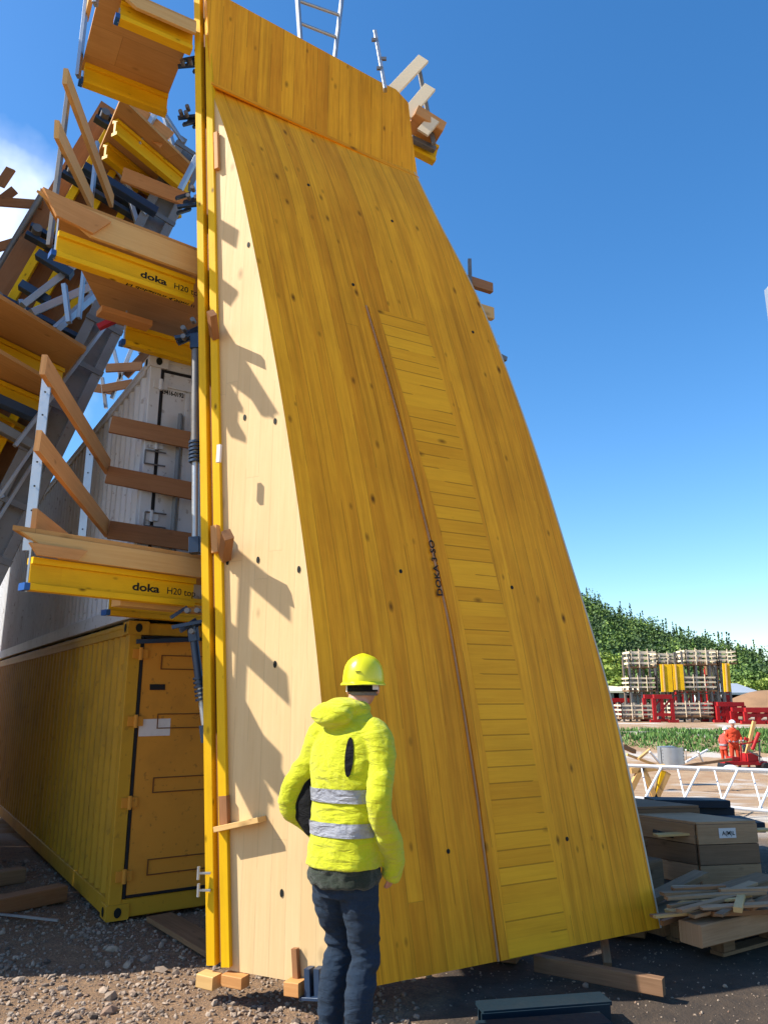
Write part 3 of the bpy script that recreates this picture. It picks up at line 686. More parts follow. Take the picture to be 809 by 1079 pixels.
# scaffold seen in the gap between leaning form and white container
sc = thing('scaffolding', (-4.2, 13, 0), 'thin scaffold tubes with brown boards against the sky, beyond the white container', 'scaffold')
for (u0, v0, u1, v1) in [(120, 368, 128, 400), (135, 340, 148, 372), (143, 335, 152, 362), (108, 398, 112, 430), (118, 420, 148, 345)]:
    m = MB(); m.bar(at(u0, v0, 13), at(u1, v1, 13), .06, .06); m.build('tube', M['steel'], sc)
for ky, (u0, v0, u1, v1) in enumerate([(112, 388, 150, 386), (108, 410, 140, 404), (132, 396, 180, 346), (96, 408, 122, 412)]):
    m = MB(); m.bar(at(u0, v0, 12.8+ky*.13), at(u1, v1, 12.8+ky*.13), .05, .16); m.build('board', M['brownboard'], sc)
t = thing('shade_wall', (-7.5, 7.5, 0), 'long high timber wall added out of view at the far left to shade the containers', 'formwork')  # unseen wall, added only to block the sun from containers and ground
wa0, wb0 = V((-5.0, 4.78, 0)), V((-7.95, 13.2, 0)); wd = (wb0-wa0).normalized(); wn = V((wd.y, -wd.x, 0))
for i in range(4):
    a, b = wa0+wd*(i*2.22), wa0+wd*(i*2.22+2.21); m = MB(); m.prism([a, b, b+V((0, 0, 9.4)), a+V((0, 0, 9.4))], wn*-.03); m.build('blocker_sheet', M['ply'], t)
for i in range(12): m = MB(); a = wa0+wd*(.15+i*.77)-wn*.14; hbeam(m, a+V((0, 0, .02)), a+V((0, 0, 9.3)), wn); m.build('vertical_beam', M['hbeam'], t)  # beams of the added, unseen shade wall
for i in range(5): m = MB(); z = .9+i*1.9; m.bar(wa0+wd*.2-wn*.32+V((0, 0, z)), wb0-wn*.32+V((0, 0, z)), .10, .14); m.build('waler', M['wsteel'], t)  # walers of the added, unseen shade wall
# loose timber on the ground at left
for i, (u0, v0, u1, v1, w, h, z, mt, lb) in enumerate([(-20, 958, 66, 940, .16, .12, .06, 'brownboard', 'thick brown timber lying in the shade by the yellow container'), (-20, 928, 24, 921, .16, .12, .06, 'old', 'timber offcut at the far left of the shaded ground'), (168, 966, 232, 1003, .20, .035, .03, 'old', 'flat grey plank leading to the foot of the formwork'), (-10, 962, 62, 970, .02, .015, .02, 'steel', 'thin pale rod lying on the shaded gravel'), (240, 985, 300, 992, .05, .05, .10, 'brownboard', 'short square timber lying under the side panel')][:4]):
    m = MB(); m.bar(pz(u0, v0, z), pz(u1, v1, z), w, h); tag(m.build('rod' if i == 3 else 'plank', M[mt]), lb, 'rod' if i == 3 else 'plank')
# ------------------------------------------------------------------ ground
def sst(a, b, x):
    t = max(0, min(1, (x-a)/(b-a))); return t*t*(3-2*t)
def gz(x, y):
    z = -.3*sst(9, 14, y)-.8*sst(14, 25, y)+1.05*sst(33, 41, y)
    z += noise.noise(V((x*.35, y*.35, 0)))*.05*sst(6, 12, y)
    if y < 12: z += noise.noise(V((x*1.3, y*1.3, 3)))*.035+noise.noise(V((x*4, y*4, 7)))*.010-.012
    return z
def axis(a, b, fine, coarse_max, lo, hi):
    out = [a]; x = a
    while x < b:
        d = fine if lo <= x <= hi else min(coarse_max, fine+abs(x-(lo if x < lo else hi))*.12); x += d; out.append(x)
    return out
xs = axis(-1500, 1500, .07, 200, -4, 6); 
xs = sorted(set([-x for x in axis(4, 1600, .3, 200, 4, 4)]+[-4+.07*i for i in range(143)]+axis(6, 1600, .3, 200, 6, 6)))
ys = [-40, -20, -8, -3, 0]+axis(1.5, 2500, .07, 250, 1.5, 8)
m = MB(); m.grid([[V((x, y, gz(x, y))) for x in xs] for y in ys], lambda j, i: (0, 0))
t = NT('gravel_ground'); P = t.pos()
sx = t.add('ShaderNodeSeparateXYZ'); t.link(P, sx.inputs[0])
n1_ = t.noise(P, 1.1, 5, .6); n2_ = t.noise(P, 9, 6, .7); n3_ = t.noise(P, 60, 4, .7)
near = t.mix(t.ramp(n2_, [(.3, 0.0), (.7, 1.0)]), (.18, .104, .052), (.33, .20, .105))
near = t.mix(t.ramp(n3_, [(.42, 0.0), (.7, 1.0)]), near, (.09, .062, .045))
sand = t.mix(t.ramp(n1_, [(.35, 0.0), (.65, 1.0)]), (.38, .26, .15), (.30, .17, .085))
sand = t.mix(t.ramp(t.noise(P, .35, 3), [(.52, 0.0), (.6, 1.0)]), sand, (.46, .41, .35))
yy = t.math('ADD', sx.outputs[1], t.math('MULTIPLY', t.math('SUBTRACT', n1_, .5), 3.0))
f1 = t.ramp(t.math('DIVIDE', yy, 20.0), [(.45, 0.0), (.60, 1.0)])
dk = t.mix(t.ramp(n2_, [(.3, 0.0), (.7, 1.0)]), (.034, .023, .015), (.070, .047, .029))  # near-black soil tone, paints in the shade under and before the formwork
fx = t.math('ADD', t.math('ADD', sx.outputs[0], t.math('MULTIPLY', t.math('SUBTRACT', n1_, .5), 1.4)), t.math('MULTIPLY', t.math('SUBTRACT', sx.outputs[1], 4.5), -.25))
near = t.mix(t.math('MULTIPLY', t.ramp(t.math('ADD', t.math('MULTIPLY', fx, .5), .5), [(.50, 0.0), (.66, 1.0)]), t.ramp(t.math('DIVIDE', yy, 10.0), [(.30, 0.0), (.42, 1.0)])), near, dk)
near = t.mix(t.ramp(t.math('DIVIDE', yy, 10.0), [(.20, 1.0), (.36, 0.0)]), near, (.42, .29, .18))  # unseen ground behind the camera, made pale to bounce light onto the formwork
col = t.mix(f1, near, sand)
f2 = t.ramp(t.math('DIVIDE', sx.outputs[1], 400.0), [(.16, 0.0), (.2, 1.0)])
col = t.mix(f2, col, (.10, .14, .05))
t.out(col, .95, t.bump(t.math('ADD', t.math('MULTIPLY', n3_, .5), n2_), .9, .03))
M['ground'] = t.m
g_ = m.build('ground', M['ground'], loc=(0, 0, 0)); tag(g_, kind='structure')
# stones: gravel cover
t = NT('gravel_stone'); r_ = t.add('ShaderNodeNewGeometry').outputs['Random Per Island']
t.out(t.ramp(r_, [(0, (.10, .07, .05)), (.3, (.22, .16, .115)), (.6, (.32, .24, .175)), (.85, (.35, .265, .19)), (1, (.19, .11, .07))]), .85, t.bump(t.noise(t.pos(), 90, 4), .5, .004)); M['stone'] = t.m
ico = []; phi = (1+5**.5)/2
for a in (-1, 1):
    for b in (-phi, phi): ico += [V((0, a, b)), V((a, b, 0)), V((b, 0, a))]
bmi = bmesh.new(); [bmi.verts.new(p.normalized()) for p in ico]; bmesh.ops.convex_hull(bmi, input=bmi.verts)
bmi.verts.ensure_lookup_table(); iv = [v.co.copy() for v in bmi.verts]; jf = [[v.index for v in f.verts] for f in bmi.faces]; bmi.free()
vs, fs = [], []
rs = random.Random(3)
for k in range(32000):
    y = 3.4+5.2*rs.random()**1.6; x = (rs.random()*2-1)*(.62*y)-.1
    if noise.noise(V((x*1.6, y*1.6, 9))) < rs.uniform(-.5, .15): continue
    if rs.random() < .6: x = -abs(x)
    if x > .2 and rs.random() < .3: continue
    r = .004+.014*rs.random()**3+(.02 if rs.random() < .012 else 0)
    if x > .2: r *= .55
    c = V((x, y, gz(x, y)+r*.25)); rot = Matrix.Rotation(rs.random()*6.3, 3, 'Z') @ Matrix.Rotation(rs.random()*3, 3, 'X')
    s_ = V((r*rs.uniform(.8, 1.6), r*rs.uniform(.7, 1.2), r*rs.uniform(.5, .9))); b = len(vs)
    for p in iv:
        q = p*rs.uniform(.8, 1.15); vs.append(c+rot@V((q.x*s_.x, q.y*s_.y, q.z*s_.z)))
    fs += [[b+i for i in f] for f in jf]
me = bpy.data.meshes.new('gravel'); me.from_pydata(vs, [], fs); me.materials.append(M['stone'])
o = bpy.data.objects.new('gravel', me); C.objects.link(o); tag(o, 'loose brown gravel lying on the ground at the foot of the formwork', 'gravel', kind='stuff')
# grass on the bank
vs, fs = [], []
for k in range(42000):
    x = 8+44*rs.random(); y = 33.5+8.5*rs.random()
    if noise.noise(V((x*.25, y*.3, 5))) < -.25+.5*sst(14, 10, x)-(.0): continue
    h = rs.uniform(.06, .27)*(1+.6*noise.noise(V((x*.5, y*.5, 1)))); c = V((x, y, gz(x, y)-.02)); a = rs.random()*6.3; w = .045; l = rs.uniform(-.12, .12)
    b = len(vs); vs += [c+V((cos(a)*w, sin(a)*w, 0)), c-V((cos(a)*w, sin(a)*w, 0)), c+V((l, l*.6, h))]; fs.append([b, b+1, b+2])
me = bpy.data.meshes.new('grass'); me.from_pydata(vs, [], fs)
t = NT('grass_blade'); r_ = t.add('ShaderNodeNewGeometry').outputs['Random Per Island']
t.out(t.ramp(r_, [(0, (.045, .12, .015)), (.6, (.085, .20, .03)), (1, (.17, .26, .06))]), .7, Transmission_Weight=0.0); me.materials.append(t.m)
o = bpy.data.objects.new('grass', me); C.objects.link(o); tag(o, 'fresh green grass on the low bank in front of the red steel frames', 'grass', kind='stuff')
# ------------------------------------------------------------------ hills and woods
def hillz(x, y):
    # ridge falling from the left to the right, second ridge at far right
    r1 = 62*math.exp(-((x-95)/95)**2) if x > 95 else 62
    u = (x/y)
    z1 = interp([(-.2, .30), (.15, .20), (.26, .130), (.33, .098), (.40, .078), (.46, .060), (.49, .0485), (.53, .042), (.60, .036), (.9, .02)], u)
    z2 = interp([(.40, 0.0), (.46, .02), (.485, .042), (.52, .049), (.6, .052), (.9, .04)], u)
    t1 = sst(150, 330, y); t2 = sst(200, 420, y)
    a = (z1*330-6.5)*t1 if y < 420 else (z1*330-6.5)*(1-.3*sst(420, 700, y))
    b = (z2*420-7)*t2
    return max(a, b)+noise.noise(V((x*.02, y*.02, 0)))*3*t1-1
m = MB()
hx = [i*8 for i in range(-6, 70)]; hy = [140+i*10 for i in range(50)]
m.grid([[V((x, y, hillz(x, y))) for x in hx] for y in hy])
M['hill'] = paint('wooded_soil', (.05, .075, .02), .9, .3); h_ = m.build('hill', M['hill'], loc=(0, 0, 0)); tag(h_, kind='structure')
t = NT('forest_leaf'); r_ = t.add('ShaderNodeNewGeometry').outputs['Random Per Island']; pn_ = t.noise(t.pos(), .11, 3)
a = t.ramp(r_, [(0, (.05, .10, .014)), (.5, (.10, .18, .025)), (1, (.19, .27, .045))]); b = t.ramp(r_, [(0, (.022, .055, .014)), (1, (.06, .11, .025))])
t.out(t.mix(t.ramp(pn_, [(.42, 0.0), (.55, 1.0)]), a, b), .75); M['leaf'] = t.m
def leafmat(name, c0, c1):
    t = NT(name); r_ = t.add('ShaderNodeNewGeometry').outputs['Random Per Island']
    t.out(t.ramp(r_, [(0, c0), (1, c1)]), .7); return t.m
M['lime'] = leafmat('spring_leaf', (.12, .19, .02), (.30, .36, .06)); M['mid'] = leafmat('mid_leaf', (.05, .10, .015), (.13, .21, .03)); M['spruce'] = leafmat('spruce_needle', (.010, .028, .014), (.03, .06, .028))
def crown_pts(c, rx, rz, n, leaf, rnd, vs, fs, cone=False):
    lobes = [(V((rnd.gauss(0, .42)*rx, rnd.gauss(0, .42)*rx, rnd.uniform(-.55, .6)*rz)), rnd.uniform(.35, .6)) for _ in range(9)]
    for k in range(n):
        if cone:
            h = rnd.random()**1.3; a = rnd.random()*6.3; tier = (h*9) % 1; rr = rx*(1-h)*(.55+.45*(1-tier))*rnd.uniform(.55, 1); p = c+V((cos(a)*rr, sin(a)*rr, -rz+2*rz*h-rr*.25))
        else:
            lc, lr = rnd.choice(lobes); d = V((rnd.gauss(0, 1), rnd.gauss(0, 1), rnd.gauss(0, 1))).normalized()*rnd.uniform(.6, 1); p = c+lc+V((d.x*lr*rx, d.y*lr*rx, d.z*lr*rz*.8))
        s = leaf*rnd.uniform(.6, 1.4); u = V((rnd.gauss(0, 1), rnd.gauss(0, 1), rnd.gauss(0, .6))).normalized(); w = u.cross(V((rnd.gauss(0, 1), rnd.gauss(0, 1), rnd.gauss(0, 1)))).normalized(); b = len(vs)
        vs += [p+u*s, p+w*s*.7, p-u*s*.8, p-w*s*.7]; fs.append([b, b+1, b+2, b+3])
def raw(name, vs, fs, mat, parent=None, org=V((0, 0, 0))):
    me = bpy.data.meshes.new(name); me.from_pydata([v-org for v in vs], [], fs); me.materials.append(mat); o = bpy.data.objects.new(name, me); C.objects.link(o)
    if parent: o.parent = parent
    else: o.location = org
    return o
vs, fs = [], []; rw = random.Random(11)
for k in range(1250):
    y = rw.uniform(175, 440); u = rw.uniform(.22, .66); x = u*y; z = hillz(x, y)
    r = rw.uniform(3.0, 6.0); con = rw.random() < .22
    crown_pts(V((x, y, z+r*.9)), r*(.6 if con else 1), r*(1.5 if con else 1.05), 230, .43 if not con else .36, rw, vs, fs, con)
o = raw('woodland', vs, fs, M['leaf']); tag(o, 'dense mixed green wood covering the hillside', 'woodland', kind='stuff')
def tree(c, h, rx, mat, label, cat='tree', group=None, cone=False, n=900, leaf=.35, trunk=.3, name='broadleaf_tree'):
    t = thing(name, c, label, cat, group); rt_ = random.Random(int(c.x*10)); th = h*(.35 if not cone else .15)
    m = MB(); m.tube(c-V((0, 0, .5)), c+V((0, 0, h*.7 if cone else th*1.3)), trunk, trunk*.4)
    if not cone:
        for k in range(5):
            a = k*1.3; m.tube(c+V((0, 0, th*(.8+.1*k))), c+V((cos(a)*rx*.5, sin(a)*rx*.5, th+h*.3)), trunk*.4, trunk*.12, 6)
    m.build('trunk', M['bark'], t)
    vs, fs = [], []; crown_pts(c+V((0, 0, (h+th)/2)), rx, (h-th)/2, n, leaf, rt_, vs, fs, cone); raw('crown', vs, fs, mat, t, t.location)
    return t
M['bark'] = paint('bark', (.08, .055, .035), .9, .3)
i = 0
for (u, v, Y, h, rx, mt, lb) in [(648, 735, 120, 9.6, 4.6, 'lime', 'bright yellow-green spring tree just right of the formwork edge'), (632, 735, 135, 8, 3.6, 'mid', 'darker round tree half hidden by the formwork edge'), (655, 735, 105, 4.6, 3.0, 'lime', 'low lime green bush below the tall spring tree'), (676, 735, 150, 8.4, 4.2, 'mid', 'mid green tree behind the left tower'), (790, 735, 160, 7.6, 4.5, 'mid', 'mid green tree right of the towers'), (805, 735, 150, 6.0, 4.0, 'lime', 'light green tree at the right edge of the picture'), (783, 735, 140, 4.4, 3.2, 'lime', 'low light green tree just right of the towers')]:
    p = at(u, v, Y); tree(V((p.x, p.y, 0)), h, rx, M[mt], lb, 'tree', 'trees at the foot of the hill', n=2600, leaf=.30, trunk=.25)
for k, u in enumerate([672, 686, 694, 701, 706, 714, 729, 736, 742, 747, 753, 759, 764, 783, 788]):
    vv = interp([(615, 632), (640, 640), (675, 655), (700, 668), (730, 678), (760, 688), (800, 690)], u)
    p = at(u, vv+3, 330 if u < 770 else 400); zz = hillz(p.x, p.y)
    tree(V((p.x, p.y, zz)), 5.5+(k*7 % 5)*1.1, 1.9, M['spruce'], 'dark pointed spruce on the skyline of the wooded ridge', 'spruce', 'spruces along the ridge', cone=True, n=260, leaf=.6, trunk=.2, name='spruce_tree')
# ------------------------------------------------------------------ distant site
def rail_box(mb, p0, p1, hz_, rows=3):
    p0, p1 = V(p0), V(p1); L_ = (p1-p0).length
    for k in range(rows): z = hz_*(k+.35)/rows+.1; mb.bar(p0+V((0, 0, z)), p1+V((0, 0, z)), .05, hz_/rows*.36, e=.001)
    n = max(2, int(L_/1.0)+1)
    for k in range(n+1): q = p0.lerp(p1, k/n); mb.bar(q-V((0, .04, .1)), q+V((0, -.04, hz_+.1)), .05, .05, (0, 1, 0), e=.001)
def gallery(parent, u0, u1, vt, vb, Y, dep=1.8):
    a, b = at(u0, vb, Y), at(u1, vb, Y); top = at(u0, vt, Y).z; h = top-a.z; b.z = a.z
    m = MB(); g = V((0, dep, 0)); rail_box(m, a, b, h); rail_box(m, a+g, b+g, h); rail_box(m, a, a+g, h); rail_box(m, b, b+g, h); m.build('guard_rail', M['offwhite'], parent)
    m = MB(); m.prism([a, b, b+g, a+g], V((0, 0, -.12))); m.build('deck', M['old'], parent)
def tower(u0, u1, vt, vb, Y, gl, label, colmat='dsteel'):
    a = at(u0, vb, Y); b = at(u1, vb, Y); t = thing('scaffold_tower', V(((a.x+b.x)/2, Y, a.z)), label, 'scaffold tower', 'scaffold towers of the distant site'); top = at(u0, vt, Y).z
    m = MB()
    for x in (a.x+.2, (a.x+b.x)/2, b.x-.2):
        for y in (Y+.15, Y+1.6): m.bar(V((x, y, gz(x, y)-.05)), V((x, y, top)), .14, .14, (0, 1, 0), e=.001)
    for z in [a.z+(top-a.z)*k/5 for k in range(1, 5)]: m.bar(V((a.x, Y+.9, z)), V((b.x, Y+.9, z)), .1, .1, e=.001)
    m.bar(V((a.x+.2, Y+1.6, a.z)), V((b.x-.2, Y+1.6, top)), .08, .08, e=.001); m.bar(V((b.x-.2, Y+1.4, a.z)), V((a.x+.2, Y+1.4, top)), .08, .08, e=.001)
    m.build('frame', M[colmat], t)
    for g in gl: gallery(t, *g, Y)
    m = MB()
    for k in range(5): x = a.x+(b.x-a.x)*(k+.5)/5; m.bar(V((x, Y+1.7, a.z+.8)), V((x, Y+1.7, top-.4)), .09, .3, (0, 1, 0), e=.001)
    m.build('back_boards', M['old'], t); return t
tower(665, 692, 689, 761, 60, [(664, 692, 685, 702), (663, 691, 713, 727)], 'scaffold tower with cream guard rails on two levels, leftmost of the distant towers')
tower(693, 722, 692, 761, 62, [(693, 723, 688, 699)], 'scaffold tower with yellow panels hanging under its single upper gallery, between two others')
tower(722, 756, 686, 761, 60, [(722, 755, 684, 699), (719, 755, 712, 727)], 'tallest scaffold tower with wide cream galleries at two levels, second from the right')
tower(757, 776, 688, 761, 61, [(757, 776, 685, 698)], 'narrow scaffold tower at the right end with one yellow panel in it')
tower(655, 688, 741, 761, 56, [(655, 688, 742, 756)], 'low cream railed scaffold bay in front of the leftmost distant tower')
tower(708, 752, 741, 761, 56, [(708, 752, 740, 754)], 'low cream railed scaffold bay in front of the red steel frames')
for k, (u0, u1, v0, v1, lb) in enumerate([(696, 708, 700, 729, 'yellow shutter panel, left one of the two hanging side by side on the distant tower'), (709, 720, 700, 727, 'yellow shutter panel, right one of the two hanging side by side on the distant tower'), (762, 769, 699, 729, 'tall narrow yellow panel in the rightmost distant tower')]):
    t = thing('shutter_panel', at((u0+u1)/2, v1, 59.5), lb, 'formwork panel', 'distant yellow panels')
    m = MB(); a, b, c, d = at(u0-1, v0, 59.6), at(u1-1, v0, 59.6), at(u1+1, v1, 59.2), at(u0+1, v1, 59.2); m.prism([a, b, c, d], V((0, .12, 0))); m.build('board', M['hbeam'], t)
    m = MB(); m.bar(a+V((.2, -.05, 0)), d+V((.2, -.05, 0)), .1, .06, (0, 1, 0)); m.build('stiffener', M['pine'], t)
# red steel frames
def redframe(u0, u1, vt, vb, Y, label, braces=3):
    a = at(u0, vb, Y); b = at(u1, vb, Y); z1 = at(u0, vt, Y).z; z0 = gz(a.x, Y); t = thing('red_gantry', V(((a.x+b.x)/2, Y, z0)), label, 'steel gantry', 'red steel gantries')
    L_ = b.x-a.x
    for y in (Y, Y+2):
        m = MB(); m.bar(V((a.x, y, z1-.2)), V((b.x, y, z1-.2)), .3, .3, e=.001); m.build('beam', M['red'], t)
        m = MB(); m.bar(V((a.x, y, z0+.55)), V((b.x, y, z0+.55)), .2, .2, e=.001); m.build('beam', M['red'], t)
    for y in (Y, Y+2):
        for k in range(braces+1):
            m = MB(); x = a.x+L_*k/braces; m.bar(V((x, y, z0)), V((x, y, z1-.3)), .22, .22, (0, 1, 0), e=.001); m.bar(V((x-.35, y, z0+.1)), V((x+.35, y, z0+.1)), .3, .2, e=.001); m.build('leg', M['red'], t)
        for k in range(braces):
            m = MB(); x = a.x+L_*k/braces; x2 = a.x+L_*(k+1)/braces; m.bar(V((x, y, z0+.3)), V((x2, y, z1-.3)), .1, .1, e=.001); m.build('brace', M['red'], t)
redframe(640, 664, 735, 757, 66, 'red steel frame half hidden behind the formwork edge', 3)
redframe(690, 709, 731, 760, 55, 'red steel frame standing under the yellow panels', 1)
redframe(723, 756, 727, 758, 66, 'tall red steel frame inside the second tower from the right', 4)
redframe(757, 785, 739, 763, 55, 'low red steel frame at the right, nearest to the workers', 3)
redframe(786, 840, 745, 764, 52, 'long low red steel frame at the right edge, in front of the earth heap', 4)
redframe(757, 767, 700, 740, 63, 'slender red steel frame holding the narrow yellow panel', 1)
# halls and earth heap
def hall(u0, u1, vt, vb, Y, dep, label, wm, rm):
    a, b = at(u0, vb, Y), at(u1, vb, Y); z1 = at(u0, vt, Y).z; z0 = gz(a.x, Y)-.1
    t = thing('hall', V(((a.x+b.x)/2, Y, z0)), label, 'building', 'distant halls'); m = MB(); m.prism([V((a.x, Y, z0)), V((b.x, Y, z0)), V((b.x, Y, z1)), V((a.x, Y, z1))], V((0, dep, 0))); m.build('wall', wm, t)
    m = MB(); m.prism([V((a.x-.5, Y-.5, z1)), V((b.x+.5, Y-.5, z1)), V((b.x+.5, Y+dep*.5, z1+1.2)), V((a.x-.5, Y+dep*.5, z1+1.2))], V((0, 0, .25))); m.build('roof', rm, t)
    m = MB()
    for k in range(4): x = a.x+(b.x-a.x)*(k+.5)/4; m.prism([V((x-1, Y-.05, z0+.2)), V((x+1, Y-.05, z0+.2)), V((x+1, Y-.05, z0+2.4)), V((x-1, Y-.05, z0+2.4))], V((0, .04, 0)))
    m.build('gate', M['dsteel'], t)
M['hallw'] = paint('hall_wall', (.62, .64, .66), .6, .15, scale=.3); M['hallr'] = paint('hall_roof', (.30, .33, .36), .5, .2, scale=.3)
hall(770, 798, 732, 747, 95, 12, 'white low hall with grey roof between the towers and the earth heap', M['hallw'], M['hallr'])
hall(628, 672, 730, 748, 100, 12, 'pale hall with flat roof behind the left red steel frame', M['hallw'], M['offwhite'])
m = MB(); c = at(815, 760, 75); rows = []
for i in range(9):
    f = i/8; rows.append([V((c.x+cos(a)*(6.5*(1-f)+.3)*(1+.15*noise.noise(V((cos(a)*2, sin(a)*2, f)))), c.y+sin(a)*5*(1-f), gz(c.x, c.y)-.2+2.6*sin(f*pi/2))) for a in [2*pi*k/20 for k in range(20)]])
m.grid(rows, closed=True); M['earth'] = paint('heap_earth', (.26, .15, .08), .95, .4, scale=.6); tag(m.build('earth_heap', M['earth']), 'heap of brown earth at the right edge behind the red frames', 'earth heap')
t = thing('tower_mast', at(811, 400, 40)-V((0, 0, 0)), 'grey steel mast just entering the picture at the right edge', 'mast'); q = at(812, 600, 40); t.location = (q.x, q.y, gz(q.x, q.y))
m = MB(); xm = at(811, 304, 40).x; m.bar(V((xm, q.y, t.location.z)), V((xm, q.y, at(806, 304, 40).z)), .5, .5, (0, 1, 0)); m.build('mast', M['steel'], t)
m = MB(); 
for k in range(20): m.bar(V((xm-.24, q.y-.28, t.location.z+k)), V((xm+.24, q.y-.28, t.location.z+k+.5)), .06, .06)
m.build('lattice', M['dsteel'], t)
# lying white lattice girder
t = thing('lattice_girder', at(740, 850, 14), 'white tubular lattice girder lying across the bright ground in the middle distance', 'girder')
gt0, gt1 = at(640, 806, 14.2), at(840, 813, 13.8); gb0, gb1 = at(640, 838, 13.5), at(840, 858, 13.1)
m = MB()
m.tube(gt0, gt1, .032); m.tube(gt0-V((0, -.5, .06)), gt1-V((0, -.5, .06)), .03); m.tube(gb0, gb1, .03); m.build('chord', M['white'], t)
m = MB()
for k in range(5):
    f = k/5; m.tube(gb0.lerp(gb1, f), gt0.lerp(gt1, f+.09), .02)
    m.tube(gb0.lerp(gb1, f+.02), gt0.lerp(gt1, f+.03)+V((0, .5, -.06)), .015)
m.build('lacing', M['white'], t)
t = thing('trestle', at(695, 845, 13.8), 'pale timber trestle under the left end of the white girder', 'trestle')
for (u0, v0, u1, v1) in [(662, 836, 676, 808), (676, 808, 690, 842), (692, 838, 698, 812), (664, 812, 700, 808), (690, 842, 703, 814)]:
    m = MB(); m.bar(at(u0, v0, 14.6), at(u1, v1, 14.6), .10, .10); m.build('leg', M['pine' if u0 != 692 else 'hbeam'], t)
# rubble and drum behind
t = thing('corrugated_drum', at(711, 805, 24), 'small grey corrugated half pipe standing before the grass bank', 'pipe')
m = MB(); c = at(709, 806, 26)
m.grid([[c+V((-.35+.72*k/6 - .2*(1 if i else 0)*0, sin(k/6*pi)*-.2, h)) for k in range(7)] for i, h in enumerate((0, .15, .3, .45, .55))], smooth=True); m.prism([c+V((-.37, .05, 0)), c+V((.4, .05, 0)), c+V((.4, .05, .45)), c+V((.1, .05, .58)), c+V((-.37, .05, .56))], V((0, .3, 0))); m.build('shell', M['steel'], t)
m = MB()
for k in range(5): m.bar(c+V((-.33, -.02, .06+k*.1)), c+V((.36, -.02, .06+k*.1)), .02, .03)
m.build('rib', M['dsteel'], t)
for i, (u0, v0, u1, v1, mt, r) in enumerate([(722, 803, 745, 790, 'white', .05), (660, 795, 690, 806, 'pine', .07), (672, 800, 684, 790, 'pine', .07), (684, 792, 696, 806, 'white', .05), (655, 786, 668, 792, 'old', .12), (735, 792, 740, 803, 'white', .05), (722, 790, 723, 803, 'white', .04), (715, 808, 770, 800, 'old', .08)]):
    m = MB(); m.bar(at(u0, v0, 24), at(u1, v1, 24.5), r, r); tag(m.build('rubble_stick', M[mt]), 'scattered sticks and tubes lying before the grass bank', 'stick', 'scattered sticks before the bank')
# ------------------------------------------------------------------ right foreground
def boxw(c, ex, ey, w, d, h, name, mat, parent, planks=1, th=.02, axis='x'):
    """hollow crate side panels with separate planks"""
    pass
ex = V((.985, .17, 0)).normalized(); ey = V((-.62, .78, 0)).normalized()
def crate(c, w, d, h, label, mat='old', lid=True, n=3):
    t = thing('wooden_crate', c, label, 'crate', 'wooden crates'); 
    for i in range(n):
        z = h*(i+.5)/n; hh = h/n-.006
        for nm, p, q in (('front_plank', c, c+ex*w), ('back_plank', c+ey*d, c+ex*w+ey*d), ('side_plank', c+ey*.02, c+ey*(d-.02)), ('side_plank', c+ex*w+ey*.02, c+ex*w+ey*(d-.02))):
            m = MB(); m.bar(p+V((0, 0, z)), q+V((0, 0, z)), .025, hh); m.build(nm, M[mat if (i % 2 == 0) else 'crateb'], t)
    m = MB(); m.prism([c+V((0, 0, .02)), c+ex*w+V((0, 0, .02)), c+ex*w+ey*d+V((0, 0, .02)), c+ey*d+V((0, 0, .02))], V((0, 0, .02))); m.build('floor_board', M[mat], t)
    if lid: m = MB(); m.prism([c+V((0, 0, h)), c+ex*w+V((0, 0, h)), c+ex*w+ey*d+V((0, 0, h)), c+ey*d+V((0, 0, h))], V((0, 0, .02))); m.build('lid', M[mat], t)
    return t
cc = pz(739, 934, 0); ct = crate(V((cc.x, cc.y, .0)), .60, 1.15, .52, 'brown plank crate with a white paper label on its front', 'crate', n=3)
pl = cc+ex*.21+V((0, 0, .40))-V((0, .016, 0)); m = MB(); m.prism([pl, pl+ex*.17, pl+ex*.17+V((0, 0, .085)), pl+V((0, 0, .085))], V((.0006, -.003, 0))); lab = m.build('paper_label', M['paper'], ct)
letters('A(M)L', 'lettering', M['ink'], lab, pl+ex*.03+V((0, 0, .025))-V((0, .004, 0)), ex, (0, 0, 1), .035, .001, bold=.02)
# steel on top of the crate
c0 = V((cc.x, cc.y, .55))
for i, (u0, v0, u1, v1, Y, w, h, mt, lb) in enumerate([
    (683, 852, 766, 854, 9.2, .30, .09, 'bsteel2', 'dark steel beam at the bottom of the bundle on the crates'),
    (684, 845, 762, 846, 9.1, .28, .08, 'bsteel2', 'dark blue steel beam, topmost of the bundle on the crates'),
    (672, 868, 792, 868, 8.6, .5, .10, 'bsteel2', 'wide flat dark steel plate stack under the bundle'),
    (672, 888, 764, 864, 7.9, .16, .05, 'old', 'grey brown plank lying askew over the crates'),
    (735, 882, 790, 866, 7.9, .10, .03, 'steel', 'shiny grey steel strip beside the skewed plank'),
    (690, 880, 809, 874, 7.5, .10, .02, 'pine', 'thin pale plank lying along the top front edge of the crate'),
    (690, 876, 725, 886, 7.6, .08, .03, 'black', 'short black strap hanging over the crate edge')]):
    m = MB(); m.bar(at(u0, v0, Y), at(u1, v1, Y+.1), w, h); tag(m.build('steel_beam' if mt == 'bsteel2' else 'plank' if mt in ('old', 'pine') else 'strip', M[mt]), lb, 'beam' if mt == 'bsteel2' else 'plank' if mt in ('old', 'pine') else 'strip')
cl = pz(690, 945, 0); crate(V((cl.x+.1, cl.y+.9, 0)), .75, .8, .58, 'dark crate in the shade just right of the formwork edge', 'crateb', n=3)
